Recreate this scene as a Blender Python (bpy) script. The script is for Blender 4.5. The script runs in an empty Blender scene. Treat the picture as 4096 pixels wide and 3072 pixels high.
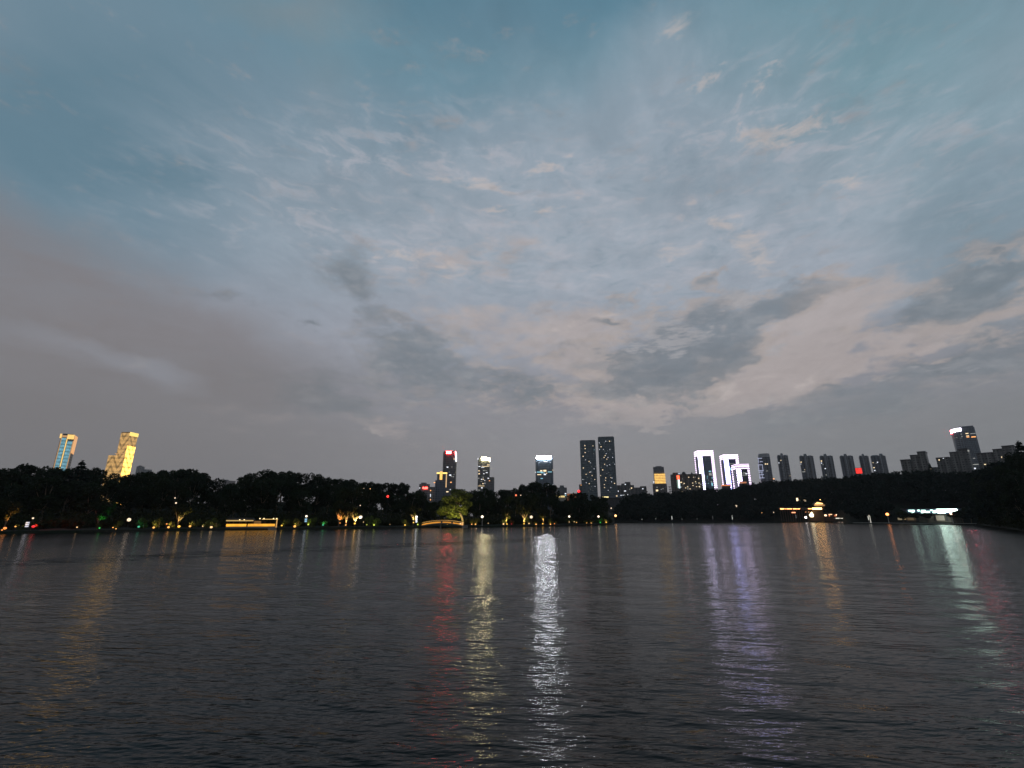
import bpy, math, random
import numpy as np
from mathutils import Vector

sc = bpy.context.scene
COL = sc.collection
R = math.radians

# ------------------------------------------------------------------ camera
CAM_H = 4.0
FPX = 1893.0                    # focal length in pixels of a 4096 px wide picture
PITCH = math.atan(534.6 / FPX)
CP, SP = math.cos(PITCH), math.sin(PITCH)

def ray(x, y):
    """world direction seen at a place of the 4096 x 3072 photograph"""
    cx, cy = (x - 2048) / FPX, -(y - 1536) / FPX
    return Vector((cx, CP - cy * SP, SP + cy * CP))

def at(x, y, D):
    """the point at forward distance D in that direction"""
    d = ray(x, y)
    return Vector((0, 0, CAM_H)) + d * (D / d.y)

def water_D(x, y):
    """forward distance of the water surface seen there"""
    d = ray(x, y)
    return d.y * CAM_H / -d.z

cam_data = bpy.data.cameras.new('camera')
cam = bpy.data.objects.new('camera', cam_data)
COL.objects.link(cam)
cam.location = (0, 0, CAM_H)
cam.rotation_euler = (math.pi / 2 + PITCH, 0, 0)
cam_data.sensor_fit = 'HORIZONTAL'
cam_data.sensor_width = 36.0
cam_data.lens = 36.0 * FPX / 4096.0
cam_data.clip_start = 0.1
cam_data.clip_end = 20000
sc.camera = cam

sc.view_settings.view_transform = 'Standard'
sc.view_settings.look = 'None'
sc.view_settings.exposure = 0
sc.view_settings.gamma = 1
sc.render.engine = 'CYCLES'
sc.cycles.use_denoising = True
sc.cycles.max_bounces = 5
sc.cycles.diffuse_bounces = 2
sc.cycles.glossy_bounces = 3
sc.cycles.caustics_reflective = False
sc.cycles.caustics_refractive = False
sc.cycles.sample_clamp_indirect = 12

def lin(c):
    return tuple((v / 255 / 12.92) if v / 255 <= .04045 else ((v / 255 + .055) / 1.055) ** 2.4 for v in c)

# ------------------------------------------------------------------ node helpers
class T:
    """a small writer of node trees: every method returns an output socket"""
    def __init__(s, tree):
        s.t = tree
    def n(s, kind, **kw):
        nd = s.t.nodes.new(kind)
        for k, v in kw.items():
            setattr(nd, k, v)
        return nd
    def put(s, sock, v):
        if isinstance(v, bpy.types.NodeSocket):
            s.t.links.new(v, sock)
        elif v is not None:
            if sock.type == 'RGBA' and hasattr(v, '__len__') and len(v) == 3:
                v = (*v, 1)
            sock.default_value = v
    def m(s, op, a, b=None, c=None, clamp=False):
        nd = s.n('ShaderNodeMath', operation=op, use_clamp=clamp)
        for i, v in enumerate((a, b, c)):
            if v is not None:
                s.put(nd.inputs[i], v)
        return nd.outputs[0]
    def v(s, op, a, b=None):
        nd = s.n('ShaderNodeVectorMath', operation=op)
        s.put(nd.inputs[0], a)
        if b is not None:
            if op == 'SCALE':
                s.put(nd.inputs[3], b)
            else:
                s.put(nd.inputs[1], b)
        return nd.outputs['Value'] if op in ('DOT_PRODUCT', 'LENGTH', 'DISTANCE') else nd.outputs['Vector']
    def xyz(s, x=0.0, y=0.0, z=0.0):
        nd = s.n('ShaderNodeCombineXYZ')
        for i, q in enumerate((x, y, z)):
            s.put(nd.inputs[i], q)
        return nd.outputs[0]
    def sep(s, a):
        nd = s.n('ShaderNodeSeparateXYZ')
        s.put(nd.inputs[0], a)
        return nd.outputs
    def step(s, a, lo, hi, t0=0.0, t1=1.0):
        nd = s.n('ShaderNodeMapRange', interpolation_type='SMOOTHSTEP')
        for i, q in enumerate((a, lo, hi, t0, t1)):
            s.put(nd.inputs[i], q)
        return nd.outputs[0]
    def lmap(s, a, lo, hi, t0=0.0, t1=1.0):
        nd = s.n('ShaderNodeMapRange')
        for i, q in enumerate((a, lo, hi, t0, t1)):
            s.put(nd.inputs[i], q)
        return nd.outputs[0]
    def noise(s, vec, scale, detail=2, rough=.5, out=0, dist=0.0, dims='3D'):
        nd = s.n('ShaderNodeTexNoise', noise_dimensions=dims)
        s.put(nd.inputs['Vector'], vec)
        nd.inputs['Scale'].default_value = scale
        nd.inputs['Detail'].default_value = detail
        nd.inputs['Roughness'].default_value = rough
        nd.inputs['Distortion'].default_value = dist
        return nd.outputs[out]
    def mix(s, f, a, b):
        nd = s.n('ShaderNodeMix', data_type='RGBA')
        s.put(nd.inputs[0], f)
        s.put(nd.inputs[6], a)
        s.put(nd.inputs[7], b)
        return nd.outputs[2]
    def ramp(s, f, stops, interp='LINEAR'):
        nd = s.n('ShaderNodeValToRGB')
        cr = nd.color_ramp
        cr.interpolation = interp
        while len(cr.elements) < len(stops):
            cr.elements.new(.5)
        for e, (p, c) in zip(cr.elements, stops):
            e.position = p
            e.color = (*c, 1)
        s.put(nd.inputs[0], f)
        return nd.outputs[0]
# ------------------------------------------------------------------ sky
world = bpy.data.worlds.new('World')
sc.world = world
world.use_nodes = True
world.node_tree.nodes.clear()
w = T(world.node_tree)
SUN_AZ, SUN_EL = R(10.5), R(1.2)

tc = w.n('ShaderNodeTexCoord')
DIR = tc.outputs['Generated']
dx, dy, dz = w.sep(DIR)
az = w.m('ARCTAN2', dx, dy)
el = w.m('ARCSINE', dz)
elp = w.m('MAXIMUM', el, 0.0)
UV = w.xyz(az, el, 0.0)

# cloud deck: the direction carried up to a flat layer, turned so that x runs across the wind and y along it
k = w.m('DIVIDE', 1.0, w.m('ADD', w.m('MAXIMUM', dz, 0.0), .13))
ca, sa = math.cos(R(14)), math.sin(R(14))
px_ = w.m('MULTIPLY', w.m('SUBTRACT', w.m('MULTIPLY', dx, ca), w.m('MULTIPLY', dy, sa)), k)
py_ = w.m('MULTIPLY', w.m('ADD', w.m('MULTIPLY', dx, sa), w.m('MULTIPLY', dy, ca)), k)
DECK = w.xyz(px_, w.m('MULTIPLY', py_, .72), 0.0)
DECK2 = w.xyz(px_, w.m('MULTIPLY', py_, .9), 3.7)

nA = w.noise(DECK, 2.4, 6, .64, dist=.55)           # broad streaky
LOW = w.v('MULTIPLY', DIR, (1.0, 1.0, 2.4))
nB = w.noise(LOW, 7.0, 6, .60, dist=.35)          # billowy, low clouds
nB2 = w.noise(LOW, 17.0, 5, .62, dist=.2)
nM = w.noise(w.v('MULTIPLY', DIR, (1.0, 1.0, 3.0)), 15.0, 5, .64, dist=.5)   # mottling, small puffs
nF = w.noise(DECK, 9.0, 5, .6, dist=.8)           # fine wisps
warp = w.noise(DECK2, 2.6, 3, .55, out=1)
warp_f = w.noise(w.v('SCALE', DIR, 1.0), 16.0, 4, .6, out=1)
wv = w.v('ADD', w.v('SCALE', w.v('SUBTRACT', warp, (.5, .5, .5)), .13), w.v('SCALE', w.v('SUBTRACT', warp_f, (.5, .5, .5)), .07))
UVW = w.v('ADD', UV, wv)
UVS = w.v('ADD', UV, w.v('SCALE', wv, .45))

def azel(x, y):
    d = ray(x * 4096 / 2212, y * 4096 / 2212)
    return np.array([math.atan2(d.x, d.y), math.asin(d.z / d.length)])

def blobs(items, uv):
    """soft elliptical clouds at directions of the sky; each (x, y, rx, ry, tilt degrees, weight)"""
    tot = None
    for (x, y, rx, ry, tilt, wt) in items:
        c = azel(x, y)
        t = R(tilt)
        a = azel(x + 20 * math.cos(t), y - 20 * math.sin(t)) - c
        b = azel(x - 20 * math.sin(t), y - 20 * math.cos(t)) - c
        mp = w.n('ShaderNodeMapping', vector_type='TEXTURE')
        w.put(mp.inputs[0], uv)
        mp.inputs[1].default_value = (c[0], c[1], 0)
        mp.inputs[2].default_value = (0, 0, math.atan2(a[1], a[0]))
        mp.inputs[3].default_value = (np.linalg.norm(a) * rx / 20 * 1.6, np.linalg.norm(b) * ry / 20 * 1.6, 10)
        gr = w.n('ShaderNodeTexGradient', gradient_type='SPHERICAL')
        w.put(gr.inputs[0], mp.outputs[0])
        tot = w.m('MULTIPLY', gr.outputs['Fac'], wt * 1.35) if tot is None else w.m('MULTIPLY_ADD', gr.outputs['Fac'], wt * 1.35, tot)
    return tot

def centred(n, amp):
    return w.m('MULTIPLY', w.m('SUBTRACT', n, .5), amp)

def srgb(*c):
    return lin(c)

# clear sky by height
E1 = R(60)
def e_(y):
    return max(0.0, azel(1106, y)[1] / E1)
col = w.ramp(w.m('DIVIDE', elp, E1), [
    (0.0, srgb(124, 124, 128)),
    (e_(990), srgb(128, 128, 132)),
    (e_(880), srgb(138, 139, 146)),
    (e_(720), srgb(151, 156, 167)),
    (e_(520), srgb(142, 154, 166)),
    (e_(330), srgb(122, 144, 159)),
    (e_(150), srgb(106, 138, 154)),
    (e_(0), srgb(90, 128, 147)),
], 'EASE')
# a little of the physical sky under the cloud colours
st = w.n('ShaderNodeTexSky', sky_type='NISHITA')
st.sun_disc = False
st.sun_elevation = SUN_EL
st.sun_rotation = SUN_AZ
st.altitude = 50
st.dust_density = 2.0
st.ozone_density = 2.0
col = w.mix(.06, col, w.v('SCALE', st.outputs[0], .08))

# deeper blue on the upper left, a greener cast on the upper right
L1 = blobs([(150, 250, 520, 330, 0, 1.0), (500, 430, 330, 200, -10, .5), (1060, 30, 190, 90, 0, .6)], UVS)
col = w.mix(w.m('MULTIPLY', L1, .8, clamp=True), col, srgb(97, 125, 141))
L2 = blobs([(1930, 180, 420, 260, 0, 1.0), (2120, 480, 250, 200, 0, .5)], UVS)
col = w.mix(w.m('MULTIPLY', L2, .7, clamp=True), col, srgb(110, 144, 156))
L2b = blobs([(650, 20, 170, 50, 0, .9), (700, 160, 60, 120, 10, .35)], UVW)
col = w.mix(w.m('MULTIPLY', L2b, .6, clamp=True), col, srgb(118, 132, 140))

# thin high veil over the middle, in wisps
V = blobs([(1000, 430, 520, 200, 12, .9), (1500, 360, 520, 220, 20, 1.0), (1250, 560, 900, 190, 0, .9),
           (1130, 70, 90, 120, 30, .3), (1440, 60, 130, 110, 35, .55), (1750, 560, 500, 170, 10, .5)], UVS)
Vm = w.step(w.m('ADD', w.m('MULTIPLY', V, .55), centred(nA, 1.2)), .15, 1.05)
col = w.mix(w.m('MULTIPLY', Vm, .58), col, srgb(154, 164, 176))
Vf = w.step(w.m('ADD', w.m('MULTIPLY', V, .40), centred(nF, 1.7)), .45, 1.1)
col = w.mix(w.m('MULTIPLY', Vf, .24), col, srgb(164, 170, 180))
MO = blobs([(820, 420, 330, 150, 8, .9), (1050, 480, 300, 120, 0, .8), (1330, 450, 300, 110, 0, .8), (1560, 300, 260, 130, 20, .8), (1850, 360, 260, 110, 20, .8), (1500, 560, 300, 90, 0, .7), (2130, 430, 160, 110, 25, .8), (1120, 600, 330, 80, 0, .5)], UVS)
Mm = w.m('MULTIPLY', w.step(nM, .46, .68), w.m('MINIMUM', MO, 1.0))
col = w.mix(w.m('MULTIPLY', Mm, .68), col, srgb(169, 171, 180))
Md = w.m('MULTIPLY', w.step(nM, .46, .28), w.m('MINIMUM', MO, 1.0))
col = w.mix(w.m('MULTIPLY', Md, .45), col, srgb(121, 140, 153))
# grey patches in the veil
G = blobs([(1560, 400, 230, 80, 8, .9), (1280, 300, 260, 90, 0, .5), (880, 430, 240, 60, 10, .6), (1150, 470, 250, 40, 0, .3),
           (2130, 420, 200, 150, 25, 1.0), (2080, 560, 260, 90, 12, .8), (720, 400, 200, 80, 10, .4)], UVW)
Gm = w.step(w.m('ADD', G, centred(nA, 2.2)), .25, 1.2)
col = w.mix(w.m('MULTIPLY', Gm, .55), col, srgb(120, 137, 150))

# pink lit patches and cream wisps
P = blobs([(1640, 790, 240, 55, 22, 1.0), (1740, 720, 80, 120, -12, .9), (1480, 870, 190, 26, 8, 1.0), (1700, 860, 110, 34, 5, .8),
           (1270, 790, 120, 80, -15, .9), (1240, 700, 190, 50, 5, .65), (1960, 740, 300, 24, 14, .8), (2090, 830, 220, 14, 12, .55),
           (1400, 905, 70, 12, 14, .8), (1280, 868, 60, 16, 0, .8), (1380, 885, 40, 14, 0, .6), (1850, 640, 120, 60, 20, .6),
           (960, 700, 150, 60, 0, .5), (1000, 560, 160, 50, 5, .5), (560, 900, 130, 22, -6, .55), (810, 918, 100, 22, -10, .85),
           (2120, 690, 200, 20, 16, .7)], UVW)
Pm = w.step(w.m('ADD', P, w.m('ADD', centred(nB2, 1.8), centred(nM, 1.4))), .15, 1.20)
col = w.mix(w.m('MULTIPLY', Pm, .78), col, srgb(171, 161, 159))
Q = blobs([(1530, 850, 190, 16, 8, .8), (1660, 880, 90, 14, 0, .9), (1290, 868, 50, 12, 0, .9), (1380, 880, 24, 9, 0, .9), (800, 925, 70, 12, -8, .8),
           (1570, 505, 90, 26, -25, .9), (1640, 560, 50, 30, 30, .8), (880, 545, 70, 16, 4, .8), (985, 580, 40, 14, 0, .8),
           (1062, 443, 40, 9, 0, 1.0), (1000, 405, 110, 18, 4, .7), (1165, 455, 80, 10, 6, .8), (1180, 365, 55, 14, 20, .8),
           (1690, 285, 90, 26, 12, 1.0), (1850, 370, 110, 22, 15, .8), (1530, 150, 60, 16, 40, .8), (1660, 160, 60, 16, 35, .6),
           (1300, 690, 130, 12, 12, .7), (1440, 540, 110, 14, 0, .6), (760, 455, 130, 10, 4, .5), (1460, 50, 70, 22, 45, .4)], UVW)
Qm = w.m('MULTIPLY', w.step(w.m('ADD', Q, centred(nM, 4.6)), .45, 1.5), w.m('MULTIPLY', Q, 2.5, clamp=True))
col = w.mix(w.m('MULTIPLY', Qm, .62), col, srgb(184, 175, 172))

# blue grey clouds
K = blobs([(1560, 720, 230, 62, 22, 1.0), (1420, 780, 140, 70, 10, .95), (1540, 790, 130, 34, 10, .8), (1390, 850, 110, 40, 5, .7),
           (1700, 660, 110, 22, 18, .8), (1450, 660, 110, 40, 5, .5), (1340, 640, 60, 20, 30, .7), (1550, 600, 50, 14, 18, .9), (1310, 705, 34, 9, 0, .9),
           (1160, 755, 50, 9, 0, .6), (1240, 745, 50, 10, 0, .6), (890, 785, 100, 72, -15, 1.05), (1050, 805, 170, 42, -8, .7), (1150, 850, 120, 34, 0, .45),
           (760, 615, 66, 52, -20, .9), (780, 530, 46, 40, 0, .5), (850, 690, 80, 40, -30, .5), (672, 690, 26, 10, 0, .9), (490, 650, 90, 12, 2, .7), (1040, 650, 30, 20, 0, .5),
           (1960, 850, 330, 40, 12, 1.0), (2050, 770, 260, 34, 15, 1.0), (1760, 850, 80, 22, 10, .8), (2060, 660, 250, 42, 18, 1.0), (2150, 580, 180, 40, 18, .8),
           (1760, 600, 70, 12, 10, .5), (640, 850, 150, 50, -12, .9), (980, 895, 220, 26, 0, .35), (720, 880, 110, 26, -20, .4), (1480, 885, 60, 10, 0, .7)], UVW)
kn = w.m('ADD', w.m('ADD', centred(nB, 2.5), centred(nB2, 2.0)), centred(nM, 1.5))
Km = w.step(w.m('ADD', K, kn), .16, 1.36)
kcol = w.ramp(nB2, [(.3, srgb(106, 116, 124)), (.5, srgb(113, 121, 128)), (.68, srgb(134, 138, 143))])
col = w.mix(w.m('MULTIPLY', Km, .72), col, kcol)
edge = w.m('MULTIPLY', w.m('MULTIPLY', Km, w.m('SUBTRACT', 1.0, Km)), w.step(nM, .40, .60))
edge = w.m('MULTIPLY', edge, w.m('MULTIPLY', w.m('MULTIPLY', K, 2.0, clamp=True), w.step(el, float(azel(1106, 925)[1]), float(azel(1106, 870)[1]))))
edge = w.m('MULTIPLY', edge, w.m('MULTIPLY', w.step(el, float(azel(1106, 480)[1]), float(azel(1106, 640)[1])), w.step(az, -.5, .1)))
col = w.mix(w.m('MULTIPLY', edge, 2.3, clamp=True), col, srgb(172, 161, 157))
RP_ = blobs([(1455, 735, 75, 34, 10, 1.0), (1590, 640, 60, 16, 10, .8), (1400, 700, 60, 14, 20, .8), (1370, 760, 40, 12, 0, .5), (1700, 740, 50, 20, 20, .6), (1990, 800, 130, 10, 14, .5), (1900, 875, 110, 9, 10, .45)], UVW)
Rm = w.m('MULTIPLY', w.step(w.m('ADD', RP_, centred(w.noise(w.v('MULTIPLY', DIR, (1.0, 1.0, 4.0)), 34.0, 3, .6), 3.0)), .35, 1.2), w.m('MULTIPLY', RP_, 2.5, clamp=True))
col = w.mix(w.m('MULTIPLY', Rm, .75), col, srgb(160, 159, 163))

# streaks everywhere above the bank
tex = w.m('ADD', centred(nA, .22), centred(nF, .26))
texm = w.m('MULTIPLY', tex, w.step(az, -.85, -.25, .15, 1.0))
col = w.v('SCALE', col, w.m('ADD', 1.0, texm))

# big brown grey bank on the left, with the pale slot through it
u_, v_, _z = w.sep(UVS)
p1, p2, p3 = azel(0, 425), azel(330, 600), azel(700, 740)
def below(pa, pb):
    s = (pb[1] - pa[1]) / (pb[0] - pa[0])
    return w.m('SUBTRACT', w.m('MULTIPLY_ADD', w.m('SUBTRACT', u_, float(pa[0])), float(s), float(pa[1])), v_)
bank = w.m('MINIMUM', below(p1, p2), w.m('ADD', below(p2, p3), 0.0))
Bm = w.step(w.m('ADD', bank, w.m('ADD', centred(nA, .11), centred(nB, .07))), -.07, .065)
Bm = w.m('MULTIPLY', Bm, w.step(u_, float(azel(900, 740)[0]), float(azel(480, 740)[0])))
slot = blobs([(200, 765, 190, 20, -14, .75), (350, 815, 80, 24, -20, .7), (560, 910, 200, 26, 0, .3)], UVS)
Bm = w.m('MULTIPLY', Bm, w.m('SUBTRACT', 1.0, w.m('MULTIPLY', slot, .75, clamp=True)))
bank_col = w.ramp(w.m('DIVIDE', elp, E1), [(0.0, srgb(119, 117, 119)), (e_(880), srgb(121, 118, 120)), (e_(640), srgb(124, 117, 119)), (e_(440), srgb(121, 117, 121))])
col = w.mix(w.m('MULTIPLY', Bm, w.lmap(nB, .3, .7, .94, .66)), col, bank_col)

# murk near the skyline
hz = w.step(el, float(azel(1106, 870)[1]), float(azel(1106, 960)[1]))
col = w.mix(w.m('MULTIPLY', hz, .55), col, w.ramp(w.step(az, -.9, .9), [(0.0, srgb(120, 118, 120)), (.35, srgb(137, 136, 140)), (.6, srgb(140, 143, 149)), (.8, srgb(137, 140, 144)), (1.0, srgb(126, 129, 132))]))

bg = w.n('ShaderNodeBackground')
w.put(bg.inputs[0], col)
bg.inputs[1].default_value = 1.07
wo = w.n('ShaderNodeOutputWorld')
world.node_tree.links.new(bg.outputs[0], wo.inputs[0])
world.cycles.sampling_method = 'MANUAL'
world.cycles.sample_map_resolution = 512

sun_d = bpy.data.lights.new('sun', 'SUN')
sun_d.energy = 0.03
sun_d.angle = R(.6)
sun_d.color = (1, .82, .7)
sun = bpy.data.objects.new('sun', sun_d)
COL.objects.link(sun)
_s = Vector((math.sin(SUN_AZ) * math.cos(SUN_EL), math.cos(SUN_AZ) * math.cos(SUN_EL), math.sin(SUN_EL)))
sun.rotation_euler = _s.to_track_quat('Z', 'Y').to_euler()
# ------------------------------------------------------------------ mesh and object helpers
class MB:
    """collects boxes, bars, tubes and quads; build() links them as one mesh object"""
    def __init__(s):
        s.vs, s.fs = [], []
    def add(s, vs, fs):
        o = len(s.vs)
        s.vs += [tuple(v) for v in vs]
        s.fs += [tuple(i + o for i in f) for f in fs]
        return s
    def box(s, x0, x1, y0, y1, z0, z1, taper=0.0):
        t = taper
        s.add([(x0, y0, z0), (x1, y0, z0), (x1, y1, z0), (x0, y1, z0),
               (x0 + t, y0 + t, z1), (x1 - t, y0 + t, z1), (x1 - t, y1 - t, z1), (x0 + t, y1 - t, z1)],
              [(0, 3, 2, 1), (4, 5, 6, 7), (0, 1, 5, 4), (1, 2, 6, 5), (2, 3, 7, 6), (3, 0, 4, 7)])
        return s
    def prism(s, pts, z0, z1, inset=0.0):
        """upright prism over an outline given anticlockwise seen from above"""
        n = len(pts)
        cx, cy = sum(p[0] for p in pts) / n, sum(p[1] for p in pts) / n
        top = [(cx + (p[0] - cx) * (1 - inset), cy + (p[1] - cy) * (1 - inset)) for p in pts]
        s.add([(*p, z0) for p in pts] + [(*p, z1) for p in top],
              [tuple(range(n - 1, -1, -1)), tuple(range(n, 2 * n))] + [(i, (i + 1) % n, n + (i + 1) % n, n + i) for i in range(n)])
        return s
    def slab(s, pts, y0, y1):
        """outline in the x-z plane (anticlockwise seen from -y) given thickness along y"""
        n = len(pts)
        s.add([(p[0], y0, p[1]) for p in pts] + [(p[0], y1, p[1]) for p in pts],
              [tuple(range(n)), tuple(range(2 * n - 1, n - 1, -1))] + [(i, n + i, n + (i + 1) % n, (i + 1) % n) for i in range(n)])
        return s
    def tube(s, a, b, r0, r1=None, n=8):
        a, b = Vector(a), Vector(b)
        r1 = r0 if r1 is None else r1
        q = (b - a).to_track_quat('Z', 'Y')
        ring = [Vector((math.cos(2 * math.pi * i / n), math.sin(2 * math.pi * i / n), 0)) for i in range(n)]
        s.add([a + q @ (v * r0) for v in ring] + [b + q @ (v * r1) for v in ring],
              [tuple(range(n - 1, -1, -1)), tuple(range(n, 2 * n))] + [(i, (i + 1) % n, n + (i + 1) % n, n + i) for i in range(n)])
        return s
    def path(s, pts, rs, n=7):
        for i in range(len(pts) - 1):
            s.tube(pts[i], pts[i + 1], rs[i], rs[i + 1], n)
        return s
    def ball(s, c, r, n=10, m=7, sz=1.0):
        vs, fs = [], []
        for j in range(1, m):
            th = math.pi * j / m
            for i in range(n):
                ph = 2 * math.pi * i / n
                vs.append((c[0] + r * math.sin(th) * math.cos(ph), c[1] + r * math.sin(th) * math.sin(ph), c[2] + r * sz * math.cos(th)))
        top, bot = len(vs), len(vs) + 1
        vs += [(c[0], c[1], c[2] + r * sz), (c[0], c[1], c[2] - r * sz)]
        for j in range(m - 2):
            for i in range(n):
                a, b = j * n + i, j * n + (i + 1) % n
                fs.append((a, a + n, b + n, b))
        for i in range(n):
            fs.append((top, i, (i + 1) % n))
            k_ = (m - 2) * n
            fs.append((bot, k_ + (i + 1) % n, k_ + i))
        return s.add(vs, fs)
    def build(s, name, mat, parent=None, loc=None, smooth=False):
        me = bpy.data.meshes.new(name)
        me.from_pydata(s.vs, [], s.fs)
        me.materials.append(mat)
        if smooth:
            me.polygons.foreach_set('use_smooth', [True] * len(me.polygons))
        me.update()
        o = bpy.data.objects.new(name, me)
        COL.objects.link(o)
        if parent:
            o.parent = parent
        if loc is not None:
            o.location = loc
        return o

def tag(o, label=None, cat=None, group=None, kind=None):
    if label: o['label'] = label
    if cat: o['category'] = cat
    if group: o['group'] = group
    if kind: o['kind'] = kind
    return o

def thing(name, loc, label, cat, group=None, rz=0.0):
    o = bpy.data.objects.new(name, None)
    o.empty_display_size = .5
    COL.objects.link(o)
    o.location = loc
    o.rotation_euler = (0, 0, rz)
    return tag(o, label, cat, group)

def np_mesh(name, V, F, mat, smooth=False):
    """mesh from numpy arrays of corners and quads"""
    me = bpy.data.meshes.new(name)
    me.vertices.add(len(V))
    me.vertices.foreach_set('co', np.ascontiguousarray(V, dtype=np.float32).ravel())
    me.loops.add(F.size)
    me.loops.foreach_set('vertex_index', np.ascontiguousarray(F, dtype=np.int32).ravel())
    me.polygons.add(len(F))
    me.polygons.foreach_set('loop_start', np.arange(0, F.size, F.shape[1], dtype=np.int32))
    me.polygons.foreach_set('loop_total', np.full(len(F), F.shape[1], dtype=np.int32))
    if smooth:
        me.polygons.foreach_set('use_smooth', np.ones(len(F), dtype=bool))
    me.materials.append(mat)
    me.update()
    me.validate()
    return me

def link(name, me, parent=None):
    o = bpy.data.objects.new(name, me)
    COL.objects.link(o)
    if parent: o.parent = parent
    return o

# ------------------------------------------------------------------ materials
def new_mat(name):
    m = bpy.data.materials.new(name)
    m.use_nodes = True
    m.node_tree.nodes.clear()
    return m, T(m.node_tree)

def principled(t, color, rough=.6, spec=.5, metal=0.0, normal=None, emit=None, strength=0.0):
    p = t.n('ShaderNodeBsdfPrincipled')
    t.put(p.inputs['Base Color'], color)
    t.put(p.inputs['Roughness'], rough)
    t.put(p.inputs['Metallic'], metal)
    t.put(p.inputs['Specular IOR Level'], spec)
    if normal is not None: t.put(p.inputs['Normal'], normal)
    if emit is not None:
        t.put(p.inputs['Emission Color'], emit)
        t.put(p.inputs['Emission Strength'], strength)
    o = t.n('ShaderNodeOutputMaterial')
    t.t.links.new(p.outputs[0], o.inputs[0])
    return p

def plain(name, color, rough=.6, var=.25, scale=.5, spec=.4):
    """one colour with worn mottling"""
    m, t = new_mat(name)
    co = t.n('ShaderNodeTexCoord').outputs['Object']
    f = t.noise(co, scale, 5, .6)
    c = t.v('SCALE', color, t.lmap(f, .3, .7, 1 - var, 1 + var))
    principled(t, c, rough, spec)
    return m

def glow(name, color, strength, body=(.3, .3, .3)):
    """a lit lamp, sign or window, or a wall glowing in place of lamplight"""
    m, t = new_mat(name)
    principled(t, body, .5, .3, emit=color, strength=strength)
    m.cycles.emission_sampling = 'AUTO' if strength >= 3 else 'NONE'   # only the strong signs are sampled as lamps
    return m

def facade(name, wall, glass, floor_h=3.3, bay=3.0, win=(.55, .62), rough=.7, warm=0.0, ribs=0.0):
    """storeys of windows in a wall: dark glass set in bays, floor after floor; warm makes some windows dimly lit"""
    m, t = new_mat(name)
    x, y, z = t.sep(t.n('ShaderNodeTexCoord').outputs['Object'])
    run = t.m('ADD', x, t.m('MULTIPLY', y, .83))
    fz = t.m('FRACT', t.m('DIVIDE', z, floor_h))
    fx = t.m('FRACT', t.m('DIVIDE', run, bay))
    inwin = t.m('MULTIPLY', t.m('LESS_THAN', fz, win[1]), t.m('LESS_THAN', fx, win[0]))
    cell = t.xyz(t.m('FLOOR', t.m('DIVIDE', run, bay)), t.m('FLOOR', t.m('DIVIDE', z, floor_h)), 0.0)
    wn = t.n('ShaderNodeTexWhiteNoise', noise_dimensions='3D')
    t.put(wn.inputs[0], cell)
    rnd = wn.outputs[0]
    dirt = t.noise(t.xyz(t.m('MULTIPLY', run, .25), t.m('MULTIPLY', z, .04), 0.0), 1.0, 4, .6)
    wc = t.v('SCALE', wall, t.lmap(dirt, .3, .7, .78, 1.2))
    if ribs:
        rb = t.m('FRACT', t.m('DIVIDE', run, ribs))
        wc = t.v('SCALE', wc, t.lmap(t.m('LESS_THAN', rb, .45), 0, 1, .55, 1.15))
    gc = t.v('SCALE', glass, t.lmap(rnd, 0, 1, .4, 1.6))
    c = t.mix(inwin, wc, gc)
    r = t.lmap(inwin, 0, 1, rough, .15)
    lit = t.m('MULTIPLY', inwin, t.m('GREATER_THAN', rnd, 1 - warm))
    principled(t, c, r, .5, emit=lin((255, 214, 150)), strength=t.m('MULTIPLY', lit, .35))
    m.cycles.emission_sampling = 'NONE'
    return m

# ------------------------------------------------------------------ shoreline, skyline and terrain
SHORE = [(-1300, 2180), (-600, 2155), (0, 2137), (560, 2127), (1090, 2119.5), (1640, 2114), (1860, 2110.5), (2160, 2106), (2400, 2101), (2452, 2099.5)]
SHORE_FAR = [(2460, 2091.5), (2700, 2091), (3040, 2089), (3340, 2090), (3400, 2094.5), (3640, 2097.5), (3900, 2099), (4000, 2112), (4096, 2128), (4500, 2160), (5400, 2200)]
_sx = np.array([p[0] for p in SHORE + SHORE_FAR], float)
_sd = np.array([water_D(*p) for p in SHORE + SHORE_FAR])

def shore_D(x):
    """forward distance of the water's edge in the picture column x"""
    return float(np.interp(x, _sx, _sd))

SKY = [(-700, 1100), (-60, 1060), (0, 1027), (20, 1013), (60, 1006), (130, 1009), (165, 1013), (195, 1013), (230, 1017), (262, 1026), (300, 1022), (370, 1018), (415, 1014), (440, 1019), (470, 1036), (495, 1050),
       (520, 1034), (545, 1022), (600, 1019), (650, 1021), (690, 1029), (735, 1034), (800, 1041), (860, 1043), (890, 1048), (910, 1064), (925, 1084), (950, 1084), (975, 1080), (1000, 1066), (1015, 1066), (1030, 1062),
       (1060, 1056), (1080, 1060), (1100, 1058), (1130, 1049), (1150, 1044), (1180, 1043), (1195, 1056), (1203, 1082), (1225, 1077), (1240, 1067), (1270, 1063), (1300, 1075), (1340, 1071), (1380, 1067), (1430, 1064),
       (1480, 1062), (1530, 1055), (1560, 1056), (1580, 1060), (1620, 1046), (1660, 1039), (1700, 1039), (1760, 1033), (1830, 1031), (1900, 1023), (1950, 1021), (2000, 1019), (2050, 1020), (2080, 1021), (2108, 1021), (2137, 1012), (2170, 993), (2188, 980), (2212, 971), (2300, 968), (2900, 1040)]
_kx = np.array([p[0] for p in SKY]) * 4096 / 2212
_ky = np.array([p[1] for p in SKY]) * 4096 / 2212

def sky_y(x):
    return float(np.interp(x, _kx, _ky))

def col_X(x, D, y=2075):
    d = ray(x, y)
    return d.x / d.y * D

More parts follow.
